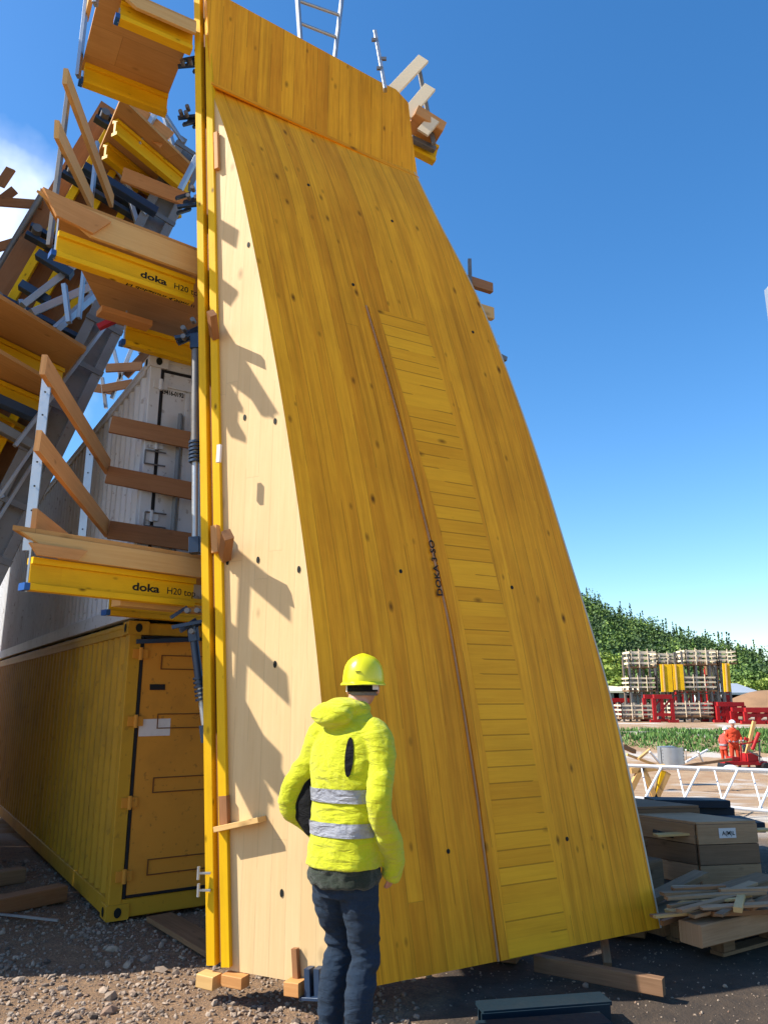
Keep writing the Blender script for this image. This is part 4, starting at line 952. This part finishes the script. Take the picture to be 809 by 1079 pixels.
# pallet with timber
def pallet(c, label, rotd):
    t = thing('pallet', c, label, 'pallet'); a = V((cos(rotd), sin(rotd), 0)); b = V((-sin(rotd), cos(rotd), 0))
    for k in range(3):
        m = MB(); m.bar(c+b*(.05+k*.35)+V((0, 0, .012)), c+b*(.05+k*.35)+a*1.2+V((0, 0, .012)), .10, .022); m.build('runner', M['old'], t)
        for j in range(3): m = MB(); q = c+b*(.05+k*.35)+a*(.07+j*.53); m.bar(q-a*.06+V((0, 0, .064)), q+a*.06+V((0, 0, .064)), .10, .08); m.build('block', M['old'], t)
    for k in range(3): m = MB(); m.bar(c+a*(.06+k*.53)+V((0, 0, .116)), c+a*(.06+k*.53)+b*.8+V((0, 0, .116)), .1, .02); m.build('cross_board', M['old'], t)
    for k in range(7): m = MB(); m.bar(c+b*(.0+k*.125)+V((0, 0, .138)), c+b*(k*.125)+a*1.2+V((0, 0, .138)), .095, .022); m.build('deck_board', M['old'], t)
pc = pz(762, 1009, 0); pallet(V((pc.x, pc.y, 0)), 'weathered pallet at the right edge carrying thick timber', .55)
def stick(p, q, w, h, mt, label, name='timber', cat='timber', group=None):
    m = MB(); m.bar(p, q, w, h); return tag(m.build(name, M[mt]), label, cat, group)
a = pz(727, 984, .20); stick(a, a+V((1.35, .80, 0)), .17, .13, 'crate', 'thick squared timber beam lying on the pallet')
a = pz(712, 962, .15); stick(pz(672, 1000, .02)+V((.2, .3, .08)), a+V((1.1, .9, 0)), .20, .14, 'old', 'old grey beam behind the thick timber')
a = pz(675, 965, .2)+V((0, .2, 0)); stick(a, a+V((.75, .6, .10)), .12, .04, 'old', 'grey board lying against the formwork edge')
rp = random.Random(5)
for k in range(34):
    u, v = rp.uniform(722, 805), rp.uniform(934, 962); z = .30+rp.uniform(-.03, .06)+(948-v)*.002; p = pz(u, v, z); an = rp.gauss(.45, .3); l = rp.uniform(.25, .8)
    dv = V((cos(an), sin(an), rp.uniform(-.06, .06)))*l*.5
    stick(p-dv, p+dv, rp.choice((.03, .05, .07)), rp.choice((.015, .02, .03)), rp.choice(('old', 'crate', 'crate', 'brownboard', 'pine')), 'thin offcut in the heap of wood scraps before the labelled crate', 'wood_scrap', 'wood scrap', 'heap of wood scraps')
a = pz(712, 955, .26); b = pz(800, 990, .16)
stick(pz(705, 962, .24), pz(732, 948, .30), .09, .03, 'pine', 'pale short board end leaning out of the scrap heap', 'wood_scrap', 'wood scrap')
stick(pz(758, 965, .24), pz(765, 946, .33), .08, .05, 'pine', 'stubby pale block on top of the scrap heap', 'wood_scrap', 'wood scrap')
stick(V((1.35, 6.6, .13)), V((2.4, 7.4, .13)), .25, .25, 'crateb', 'heavy dark beam under the scrap heap')
# ground under the form at right
a = pz(585, 1020, .07); b = pz(699, 1040, .07); stick(a+V((-.1, .1, 0)), b, .06, .09, 'crateb', 'brown timber lying on the dark ground in front of the formwork')
t = thing('steel_channel', pz(570, 1070, 0), 'dark blue steel channels lying on the ground at the bottom edge', 'steel channel')
for k in range(2):
    m = MB(); a = pz(505, 1062+k*22, .10); b = pz(638, 1052+k*22, .10)
    m.bar(a, b, .14, .02); m.bar(a-V((0, .07, .06)), b-V((0, .07, .06)), .015, .12); m.bar(a+V((0, .07, -.06)), b+V((0, .07, -.06)), .015, .12); m.build('channel', M['chan'], t)
stick(pz(640, 1018, .0), pz(632, 985, 0)+V((.05, .3, .45)), .05, .05, 'old', 'thin grey strut under the right end of the formwork', 'strut', 'strut')
# ------------------------------------------------------------------ people
from mathutils.bvhtree import BVHTree
def loft(mb, rings, n=24, p=2.3):
    """rings: (cx, cy, cz, rx, ry[, tilt])"""
    rows = []
    for r in rings:
        cx, cy, cz, rx, ry = r[:5]; tl = r[5] if len(r) > 5 else 0
        row = []
        for k in range(n):
            a = 2*pi*k/n; c, s = cos(a), sin(a); x = rx*math.copysign(abs(c)**(2/p), c); y = ry*math.copysign(abs(s)**(2/p), s)
            row.append(V((cx+x, cy+y, cz+tl*y)))
        rows.append(row)
    mb.grid(rows, closed=True); mb.face(rows[0][::-1]); mb.face(rows[-1])
def limb(mb, pts, n=16, sub=5):
    """smooth tapered tube through (x,y,z,r)"""
    P = [V(p[:3]) for p in pts]; Rr = [p[3] for p in pts]; Q = []; S = []
    for i in range(len(P)-1):
        p0 = P[max(0, i-1)]; p1 = P[i]; p2 = P[i+1]; p3 = P[min(len(P)-1, i+2)]
        for k in range(sub):
            t_ = k/sub; t2 = t_*t_; t3 = t2*t_
            Q.append(.5*((2*p1)+(p2-p0)*t_+(2*p0-5*p1+4*p2-p3)*t2+(3*p1-p0-3*p2+p3)*t3)); S.append(Rr[i]+(Rr[i+1]-Rr[i])*t_)
    Q.append(P[-1]); S.append(Rr[-1]); rows = []
    x = V((1, 0, 0))
    for i, q in enumerate(Q):
        d = (Q[min(i+1, len(Q)-1)]-Q[max(0, i-1)]).normalized(); x = (x-d*x.dot(d)).normalized(); y = d.cross(x)
        rows.append([q+(x*cos(2*pi*k/n)+y*sin(2*pi*k/n))*S[i] for k in range(n)])
    mb.grid(rows, closed=True); mb.face(rows[0][::-1]); mb.face(rows[-1])
def ell(mb, c, r, rot=None, n=18):
    rows = []
    for i in range(1, n//2):
        a = pi*i/(n//2); row = []
        for k in range(n):
            b = 2*pi*k/n; p = V((r[0]*sin(a)*cos(b), r[1]*sin(a)*sin(b), r[2]*cos(a)))
            if rot: p = rot @ p
            row.append(V(c)+p)
        rows.append(row)
    mb.grid(rows, closed=True); mb.face(rows[0][::-1]); mb.face(rows[-1])
def fused(mb, name, mat, parent, voxel=.009, smooth=2, fold=None):
    me = bpy.data.meshes.new(name); me.from_pydata(mb.v, [], mb.f)
    bm = bmesh.new(); bm.from_mesh(me); bmesh.ops.recalc_face_normals(bm, faces=bm.faces); bm.to_mesh(me); bm.free()
    o = bpy.data.objects.new('tmp', me); C.objects.link(o)
    md = o.modifiers.new('r', 'REMESH'); md.mode = 'VOXEL'; md.voxel_size = voxel
    if smooth: sm = o.modifiers.new('s', 'SMOOTH'); sm.iterations = smooth; sm.factor = .5
    bpy.context.view_layer.update(); dg = bpy.context.evaluated_depsgraph_get()
    nm = bpy.data.meshes.new_from_object(o.evaluated_get(dg)); bpy.data.objects.remove(o); bpy.data.meshes.remove(me)
    if fold:
        ns = [v.normal.copy() for v in nm.vertices]
        for v, q in zip(nm.vertices, ns): v.co += q*fold(v.co)
    for p in nm.polygons: p.use_smooth = True
    nm.name = name; nm.materials.clear(); nm.materials.append(mat)
    r = bpy.data.objects.new(name, nm); C.objects.link(r); r.parent = parent; return r
def local(mb, name, mat, parent):
    o = mb.build(name, mat, None, loc=(0, 0, 0), fixn=True); o.parent = parent; o.location = (0, 0, 0)
    for p in o.data.polygons: p.use_smooth = True
    return o
def cloth(name, c, c2, rough=.8, sheen=.2, weave=400):
    t = NT(name); o = t.obj(); n = t.noise(o, 7, 4, .6); w = t.noise(o, weave, 2)
    mp = t.add('ShaderNodeMapping'); mp.inputs['Scale'].default_value = (9, 9, 26); mp.inputs['Rotation'].default_value = (.3, .5, 0); t.link(o, mp.inputs[0]); wr = t.noise(mp.outputs[0], 1.0, 3, .5, dist=.8)
    n = t.math('ADD', t.math('MULTIPLY', n, .6), t.math('MULTIPLY', wr, .5))
    return t.out(t.mix(n, c, c2), rough, t.bump(t.math('ADD', t.math('MULTIPLY', n, 2.0), t.math('MULTIPLY', w, .2)), .9, .03), Sheen_Weight=sheen, Specular_IOR_Level=.2 if rough > .5 else .5)
M['hivis'] = cloth('hivis_cloth', (.62, .63, .006), (.50, .52, .006), .75)
M['hivis2'] = paint('hivis_helmet_shell', (.66, .63, .01), .32, .12, (.3, .28, .02), 0, 9, bump=.04)
M['denim'] = cloth('dark_denim', (.008, .016, .032), (.024, .046, .080), .9, .03, 700)
M['olive'] = cloth('olive_cloth', (.030, .042, .022), (.012, .018, .011), .85)
M['blackc'] = cloth('black_cloth', (.004, .004, .005), (.008, .008, .009), .9, 0)
M['reflect'] = cloth('silver_tape', (.34, .35, .39), (.25, .26, .30), .35, 0, 300)
t = NT('skin'); n = t.noise(t.obj(), 18, 4); t.out(t.mix(n, (.46, .20, .13), (.56, .28, .19)), .5, t.bump(n, .2, .003), Subsurface_Weight=.08); M['skin'] = t.m
M['hair'] = paint('grey_hair', (.16, .13, .11), .8, .4, scale=60, bump=.6)
M['wcap'] = paint('white_helmet', (.75, .75, .75), .4, .1)
man = thing('person', (-.185, 3.93, 0), 'man in yellow high visibility jacket, yellow helmet and dark jeans facing the formwork', 'person')
man.rotation_euler = (0, 0, radians(-33)); man.scale = (.93, .93, 1.0)
def fold(sc, amp):
    def f(p):
        return amp*(noise.noise(V((p.x*sc, p.y*sc, p.z*sc*1.7)))+.6*noise.noise(V((p.x*sc*2.3+4, p.y*sc*2.3, p.z*sc*3.4)))+.9*max(0, .35-abs(noise.noise(V((p.x*5+9, p.y*5, p.z*16))))) -.2)
    return f
# body (one continuous mesh under the clothes)
m = MB(); hc = V((.012, .135, 1.715)); hr = Matrix.Rotation(radians(22), 3, 'Z')
def H(x, y, z): return hc+hr @ V((x, y, z))
ell(m, hc, (.077, .097, .112), hr); ell(m, H(0, .035, -.045), (.056, .065, .065), hr)
ell(m, H(0, .1, -.012), (.013, .02, .022), hr); ell(m, H(0, .088, -.055), (.026, .014, .010), hr)
for s in (-1, 1): ell(m, H(s*.082, -.005, -.022), (.011, .02, .032), hr)
limb(m, [(0, .04, 1.42, .075), (.0, .06, 1.53, .062), (.005, .085, 1.60, .060), (.01, .11, 1.68, .058)])
loft(m, [(0, 0, .80, .15, .10), (0, 0, 1.0, .15, .10), (0, 0, 1.2, .155, .11), (0, .02, 1.4, .175, .11), (0, .04, 1.5, .12, .07)])
ARMR = [(.165, .03, 1.47), (.225, -.005, 1.34), (.262, -.075, 1.16), (.252, .0, 1.04), (.236, .088, .918)]
ARML = [(-.165, .03, 1.47), (-.25, .01, 1.33), (-.335, -.06, 1.15), (-.29, .05, 1.04), (-.235, .10, .975)]
for A, s in ((ARMR, 1), (ARML, -1)):
    limb(m, [(*A[0], .05), (*A[1], .048), (*A[2], .042), (*A[3], .038), (*A[4], .029)])
    h0 = V(A[4]); dn = (V((-.03, .015, -.09)) if s > 0 else V((.035, .035, -.05))).normalized()
    limb(m, [(*h0, .030), (*(h0+dn*.05), .036), (*(h0+dn*.09), .034)])
    for k in range(4): q = h0+dn*.09+V((s*.006, -.024+k*.016, 0)); limb(m, [(*q, .0095), (*(q+dn*.035), .009), (*(q+dn*(.06+.006*(k in (1, 2)))+V((-s*.012, 0, 0))), .0075)], 8, 3)
    q = h0+dn*.03+V((0, .03, .01)); limb(m, [(*q, .011), (*(q+V((0, .02, -.03))), .010), (*(q+V((0, .02, -.055))), .008)], 8, 3)
LEG = {1: [(.088, 0, .84), (.100, .035, .50), (.105, -.01, .10)], -1: [(-.088, 0, .84), (-.085, .085, .50), (-.10, .03, .10)]}
for s in (1, -1):
    A = LEG[s]; limb(m, [(*A[0], .085), (*A[1], .052), (*A[2], .038)])
fused(m, 'body', M['skin'], man, .0065, 1)
# jacket
m = MB()
loft(m, [(0, -.01, .875, .205, .158), (0, -.01, .93, .200, .155), (0, -.005, 1.02, .192, .147), (0, 0, 1.15, .188, .142), (0, .0, 1.28, .198, .147), (0, .012, 1.39, .205, .145), (0, .025, 1.47, .190, .125), (0, .04, 1.53, .130, .100), (0, .06, 1.585, .085, .085)], 28)
limb(m, [(.14, .03, 1.475, .088), (.185, .02, 1.45, .088), (.230, -.005, 1.34, .070), (.258, -.075, 1.165, .064), (.252, .0, 1.04, .060), (.238, .095, .905, .056), (.205, .105, .825, .048)])
limb(m, [(-.14, .03, 1.475, .088), (-.185, .02, 1.45, .086), (-.25, .005, 1.33, .068), (-.340, -.065, 1.15, .060), (-.29, .05, 1.04, .056), (-.20, .13, .93, .050)])
ell(m, (-.045, -.075, 1.565), (.125, .075, .062), Matrix.Rotation(.25, 3, 'X')); ell(m, (-.02, .0, 1.60), (.115, .105, .052)); ell(m, (.02, .055, 1.60), (.088, .08, .040))
jk = fused(m, 'jacket', M['hivis'], man, .0075, 5, fold(6.5, .009))
m = MB(); 
def band(z, h, off):
    rows = []
    for i in range(4):
        zz = z+h*i/3
        tb = [(.875, -.01, .205, .158), (.93, -.01, .200, .155), (1.02, -.005, .192, .147), (1.15, 0, .188, .142), (1.28, 0, .198, .147), (1.39, .012, .205, .145)]
        for a, b in zip(tb, tb[1:]):
            if a[0] <= zz <= b[0]:
                f = (zz-a[0])/(b[0]-a[0]); cy = a[1]+(b[1]-a[1])*f; rx = a[2]+(b[2]-a[2])*f; ry = a[3]+(b[3]-a[3])*f
        row = []
        for k in range(72):
            a_ = 2*pi*k/72; c, s = cos(a_), sin(a_); x = rx*math.copysign(abs(c)**(2/2.3), c); y = ry*math.copysign(abs(s)**(2/2.3), s); row.append((x, y, cy, zz))
        rows.append(row)
    return rows
bm = bmesh.new(); bm.from_mesh(jk.data); bv = BVHTree.FromBMesh(bm)
def snapband(z, h, off):
    rows = []
    for row in band(z, h, 0):
        rr = []
        for x, y, cy, zz in row:
            d = V((x, y, 0)).normalized(); o_ = V((0, cy, zz))+V((x, y, 0))*.6; hit = bv.ray_cast(o_, d, .16)
            q = V((0, cy, zz))+V((x, y, 0)); dist = (q-V((0, cy, zz))).length
            if hit[0] is not None and (hit[0]-V((0, cy, zz))).length < dist*1.12: q = hit[0]
            rr.append(q+d*off)
        rows.append(rr)
    return rows
for z in (1.015, 1.165):
    m = MB(); rr = snapband(z, .062, .006); m.grid(rr, closed=True); m.build('reflective_band', M['reflect'], None, loc=(0, 0, 0)).parent = jk
# on-surface patches
Rm = Matrix.Rotation(radians(-33), 4, 'Z'); Mw = Matrix.Translation(man.location) @ Rm @ Matrix.Diagonal((.93, .93, 1, 1)); Mi = Mw.inverted()
def patch(name, px, mat, off=.004, parent=jk, sub=5):
    cx = sum(p[0] for p in px)/len(px); cy = sum(p[1] for p in px)/len(px); rows = []
    oc = Mi @ CAM
    for f in [i/sub for i in range(sub+1)]:
        row = []
        for u, v in px:
            uu, vv = cx+(u-cx)*max(f, .02), cy+(v-cy)*max(f, .02); d = (Mi.to_3x3() @ ray(uu, vv)).normalized(); h = bv.ray_cast(oc, d, 10)
            row.append((h[0]+h[1]*off) if h[0] is not None else None)
        rows.append(row)
    if any(p is None for r in rows for p in r): print('patch miss', name, sum(p is None for r in rows for p in r)); return
    m = MB(); m.grid(rows, closed=True); o = m.build(name, mat, None, loc=(0, 0, 0)); o.parent = parent
patch('vent_panel', [(368+4.5*sin(2*pi*k/26)+1.5*cos(2*pi*k/26), 798-21*cos(2*pi*k/26)) for k in range(26)], M['blackc'])
m = MB(); loft(m, [(-.20, .02, .99, .05, .07), (-.235, .0, 1.07, .095, .07), (-.255, -.02, 1.14, .085, .055), (-.235, .0, 1.24, .035, .045), (-.215, .01, 1.32, .012, .03)], 16); fused(m, 'sleeve_lining', M['blackc'], jk, .01, 1)
m = MB(); ell(m, (.19, .10, 1.31), (.035, .06, .06)); fused(m, 'front_panel', M['blackc'], jk, .01, 1)
m = MB(); loft(m, [(0, -.01, .795, .192, .146), (0, -.01, .83, .196, .152), (0, -.01, .90, .190, .145)], 26)
jh = fused(m, 'jacket_hem', M['olive'], man, .009, 1, fold(11, .014))
# trousers
m = MB(); loft(m, [(0, 0, .74, .155, .115), (0, -.005, .80, .168, .128), (0, 0, .90, .16, .118)])
for s in (1, -1):
    A = LEG[s]; limb(m, [(A[0][0], A[0][1]-.005, .84, .104), (A[0][0]*1.0, .008, .72, .099), ((A[0][0]+A[1][0])/2, A[1][1]*.6, .62, .088), (*A[1], .073), ((A[1][0]+A[2][0])/2, (A[1][1]+A[2][1])/2-.03, .32, .073), (A[2][0], A[2][1], .14, .062), (A[2][0], A[2][1]+.01, .06, .066)])
def fj(p):
    k = 1.0+1.6*math.exp(-((p.z-.47)/.13)**2)+1.2*math.exp(-((p.z-.14)/.1)**2)
    return .0055*k*(noise.noise(V((p.x*9, p.y*9, p.z*24)))+.5*noise.noise(V((p.x*14, p.y*14, p.z*50+3))))
tr = fused(m, 'trousers', M['denim'], man, .008, 2, fj)
for s in (1, -1):
    A = LEG[s]; x, y = A[2][0], A[2][1]; m = MB(); limb(m, [(x, y-.005, .14, .05), (x, y, .07, .05)]); loft(m, [(x+s*.01, y+.065, .0, .048, .145), (x+s*.01, y+.065, .035, .05, .148), (x+s*.008, y+.05, .07, .044, .12), (x, y+.02, .10, .04, .07)], 20)
    fused(m, 'boot', M['blackc'], man, .008, 2)
# helmet
m = MB(); rows = []
for i, (f, z) in enumerate([(1.0, -.012), (1.01, 0), (1.0, .02), (.97, .045), (.90, .072), (.77, .097), (.55, .118), (.28, .129), (.05, .132)]):
    row = []
    for k in range(32):
        a = 2*pi*k/32; x, y = .113*f*cos(a), .135*f*sin(a); ridge = .006*math.exp(-(x/.025)**2)*(f < .95)
        row.append(H(x, y+.004, .022+z+ridge-(.010*(1-f)*0)))
    rows.append(row)
m.grid(rows, closed=True); m.face(rows[-1])
inner = [[hc+(p-hc)*.965 for p in r] for r in rows]; m.grid(inner, closed=True, flip=True); m.grid([rows[0], inner[0]], closed=True, flip=True)
hl = local(m, 'helmet', M['hivis2'], man)
m = MB(); rows = []
for f, dz in ((1.0, -.002), (1.10, -.010), (1.14, -.016)):
    rows.append([H(.113*(1+(f-1)*.7)*cos(a), .135*(1+(f-1)*(1.0 if a < pi else 2.0))*sin(a)+.004, .016+dz) for a in [2*pi*k/40 for k in range(40)]])
rows2 = [[p-V((0, 0, .004)) for p in r] for r in rows]; m.grid(rows, closed=True); m.grid(rows2, closed=True, flip=True); m.grid([rows[-1], rows2[-1]], closed=True); local(m, 'brim', M['hivis2'], hl)
m = MB(); m.bar(H(-.016, -.131, .062), H(.016, -.131, .062), .006, .003); local(m, 'slot', M['ink'], hl)
m = MB(); rows = [[H(.086*cos(a), .104*sin(a), z) for a in [pi*(1.08+.84*k/20) for k in range(21)]] for z in (-.034, -.005, .02)]; m.grid(rows); r2 = [[p+(p-hc)*.06 for p in r] for r in rows]; m.grid(r2); local(m, 'head_band', M['blackc'], hl)
m = MB(); rows = [[H(.095*cos(a), .113*sin(a), z) for a in [pi*(1.76+.16*k/6) for k in range(7)]] for z in (-.026, -.002)]; m.grid(rows); rows = [[H(.095*cos(a), .113*sin(a), z) for a in [pi*(1.06+.16*k/6) for k in range(7)]] for z in (-.036, -.002)]; m.grid(rows); local(m, 'strap', M['paper'], hl)
m = MB(); rows = [[H(.0795*cos(a), .0995*sin(a), z) for a in [pi*(1.0+1.0*k/20) for k in range(21)]] for z in (-.055, -.03, 0, .03)]; m.grid(rows); local(m, 'hair', M['hair'], man)
# site workers in the distance
def worker(px, Y, hgt, yaw, label, lean=0, top='orange', hat='wcap'):
    p = at(px, 735, Y); z = gz(p.x, Y); t = thing('person', (p.x, Y, z), label, 'person'); t.rotation_euler = (0, 0, yaw); k = hgt/1.8; t.scale = (k, k, k)
    ln = lambda z_: lean*max(0, z_-.9)
    m = MB(); ell(m, (0, .05+ln(1.7), 1.66), (.078, .095, .12)); limb(m, [(0, .02+ln(1.4), 1.42, .06), (0, .04+ln(1.6), 1.6, .055)], 10, 3); loft(m, [(0, 0, .85, .14, .09), (0, ln(1.4), 1.45, .17, .10)], 14)
    AR = {s: [(s*.18, ln(1.45), 1.43), (s*.27, .02+ln(1.2), 1.18), (s*.22, .24+ln(1), 1.08)] for s in (1, -1)}
    for s in (1, -1):
        a = AR[s]; limb(m, [(*a[0], .045), (*a[1], .038), (*a[2], .03), (a[2][0]-s*.02, a[2][1]+.09, a[2][2]-.01, .028)], 10, 3)
        limb(m, [(s*.09, 0, .85, .08), (s*.11, .03, .48, .05), (s*.12, 0, .1, .04)], 10, 3)
    fused(m, 'body', M['skin'], t, .018, 1)
    m = MB(); loft(m, [(0, 0, .82, .19, .14), (0, ln(1.2), 1.2, .19, .14), (0, .01+ln(1.42), 1.42, .20, .13), (0, .02+ln(1.54), 1.54, .09, .08)], 16)
    for s in (1, -1): a = AR[s]; limb(m, [(s*.15, a[0][1], 1.44, .075), (*a[1], .062), (*a[2], .05)], 10, 3)
    fused(m, 'jacket', M[top], t, .02, 1, fold(8, .015))
    m = MB(); loft(m, [(0, 0, .8, .17, .125), (0, 0, .92, .165, .12)], 14)
    for s in (1, -1): limb(m, [(s*.09, 0, .86, .10), (s*.11, .03, .48, .078), (s*.12, 0, .12, .07)], 10, 3)
    fused(m, 'trousers', M['orange'], t, .02, 1)
    m = MB(); loft(m, [(0, .05+ln(1.7), 1.70, .125, .15), (0, .05+ln(1.7), 1.76, .115, .135), (0, .05+ln(1.7), 1.82, .07, .08), (0, .05+ln(1.7), 1.835, .02, .02)], 16); fused(m, 'helmet', M[hat], t, .018, 1)
    for s in (1, -1): m = MB(); loft(m, [(s*.12, .06, 0, .05, .14), (s*.12, .06, .08, .045, .11), (s*.12, .0, .15, .05, .05)], 12); local(m, 'boot', M['blackc'], t)
    m = MB(); loft(m, [(0, .0, 1.0, .197, .147), (0, .0, 1.07, .197, .147)], 16); local(m, 'reflective_band', M['reflect'], t)
    return t
M['pinkred'] = cloth('faded_red_cloth', (.62, .10, .06), (.50, .06, .05), .8)
worker(756.5, 32, 1.55, radians(-60), 'left worker in red and navy work clothes standing before the grass bank', .25, 'dnavy' if 'dnavy' in M else 'pinkred')
worker(767.5, 31.5, 1.85, radians(170), 'tallest worker in orange red clothes and white helmet, middle of the three at the bank', 0.05)
worker(781, 31.8, 1.10, radians(60), 'small crouched worker with white helmet beside the red drilling machine', .3, 'denim')
t = thing('drilling_machine', at(788, 806, 31), 'small red drilling machine with a slanted pale mast before the grass bank', 'machine')
c = at(788, 807, 31); c.z = gz(c.x, 31); t.location = c
m = MB(); m.bar(c+V((-1.0, 0, .28)), c+V((.7, .1, .28)), .4, .14); m.bar(c+V((-.1, 0, .5)), c+V((.35, .1, .5)), .35, .3); m.bar(c+V((-.7, 0, .45)), c+V((-.3, .1, .42)), .3, .16); m.build('body', M['red'], t)
for x0, x1, z0_, z1_ in ((-.3, -.25, .3, 1.0), (.4, .5, .3, 1.15), (-.3, .5, .98, 1.1), (.0, .5, .75, .5)):
    m = MB(); m.bar(c+V((x0, -.1, z0_)), c+V((x1, -.1, z1_)), .05, .05); m.build('tube_frame', M['red'] if x0 < 0 else M['dsteel'], t)
m = MB(); m.bar(at(786, 795, 31), at(794, 760, 31), .12, .12); m.build('mast', M['pine'], t)
for x in (-.9, .6):
    m = MB(); m.tube(c+V((x, -.3, .15)), c+V((x, .35, .15)), .17); m.build('wheel', M['black'], t)
m = MB(); m.tube(at(792, 790, 30.9), at(799, 772, 30.9), .07); m.bar(at(784, 778, 31), at(796, 783, 31), .1, .12); m.build('arm', M['red'], t)
t = thing('white_sack', at(769, 806, 30.5), 'white sack lying at the feet of the workers', 'sack'); c = at(769, 807, 30.5); c.z = gz(c.x, 30.5); t.location = c
m = MB(); ell(m, (0, 0, .12), (.28, .2, .14)); fused(m, 'sack_body', M['wcap'], t, .03, 1)
# ------------------------------------------------------------------ light
SUNH = V((-.99, -.14, 0)).normalized(); SUNE = radians(43.5)
sv = V((SUNH.x*cos(SUNE), SUNH.y*cos(SUNE), sin(SUNE)))
sl = bpy.data.lights.new('sun', 'SUN'); sl.energy = 3.3; sl.angle = radians(.5); sl.color = (1, .95, .86)
so = bpy.data.objects.new('sun', sl); C.objects.link(so); so.rotation_euler = sv.to_track_quat('Z', 'Y').to_euler()
w = bpy.data.worlds.new('World'); scene.world = w; w.use_nodes = True; nt = w.node_tree; bg = nt.nodes['Background']
sky = nt.nodes.new('ShaderNodeTexSky'); sky.sky_type = 'NISHITA'; sky.sun_disc = False; sky.sun_elevation = SUNE
sky.sun_rotation = math.atan2(SUNH.x, SUNH.y); sky.altitude = 300; sky.air_density = 1.0; sky.dust_density = .6; sky.ozone_density = 2.5
bg.inputs['Strength'].default_value = .09
tc = nt.nodes.new('ShaderNodeTexCoord'); 
def wm(op, a, b):
    n = nt.nodes.new('ShaderNodeVectorMath' if op in ('DOT_PRODUCT', 'NORMALIZE') else 'ShaderNodeMath'); n.operation = op
    for i, v in enumerate((a, b)):
        if v is None: continue
        if isinstance(v, bpy.types.NodeSocket): nt.links.new(v, n.inputs[i])
        else: n.inputs[i].default_value = v
    return n.outputs['Value'] if op == 'DOT_PRODUCT' else n.outputs[0]
# thin white cloud low in the sky to the left
cdir = ray(-30, 330).normalized()
d = wm('DOT_PRODUCT', tc.outputs['Generated'], tuple(cdir))
nz = nt.nodes.new('ShaderNodeTexNoise'); nz.inputs['Scale'].default_value = 3.5; nz.inputs['Detail'].default_value = 6; nt.links.new(tc.outputs['Generated'], nz.inputs['Vector'])
f = wm('ADD', d, wm('MULTIPLY', wm('SUBTRACT', nz.outputs['Fac'], .5), .06))
rp_ = nt.nodes.new('ShaderNodeValToRGB'); rp_.color_ramp.elements[0].position = .987; rp_.color_ramp.elements[1].position = 1.0; nt.links.new(f, rp_.inputs[0])
mx = nt.nodes.new('ShaderNodeMix'); mx.data_type = 'RGBA'; nt.links.new(rp_.outputs[0], mx.inputs[0]); hs = nt.nodes.new('ShaderNodeHueSaturation'); hs.inputs['Saturation'].default_value = 1.3; nt.links.new(sky.outputs[0], hs.inputs['Color']); nt.links.new(hs.outputs[0], mx.inputs[6]); mx.inputs[7].default_value = (7.5, 7.8, 8.4, 1)
nt.links.new(mx.outputs[2], bg.inputs['Color'])
vs_ = scene.view_settings; vs_.view_transform = 'Standard'; vs_.look = 'None'; vs_.gamma = 1; vs_.use_curve_mapping = False; vs_.exposure = 1.45
scene.cycles.use_denoising = True; scene.cycles.max_bounces = 6; scene.cycles.diffuse_bounces = 4; scene.cycles.caustics_reflective = False; scene.cycles.caustics_refractive = False
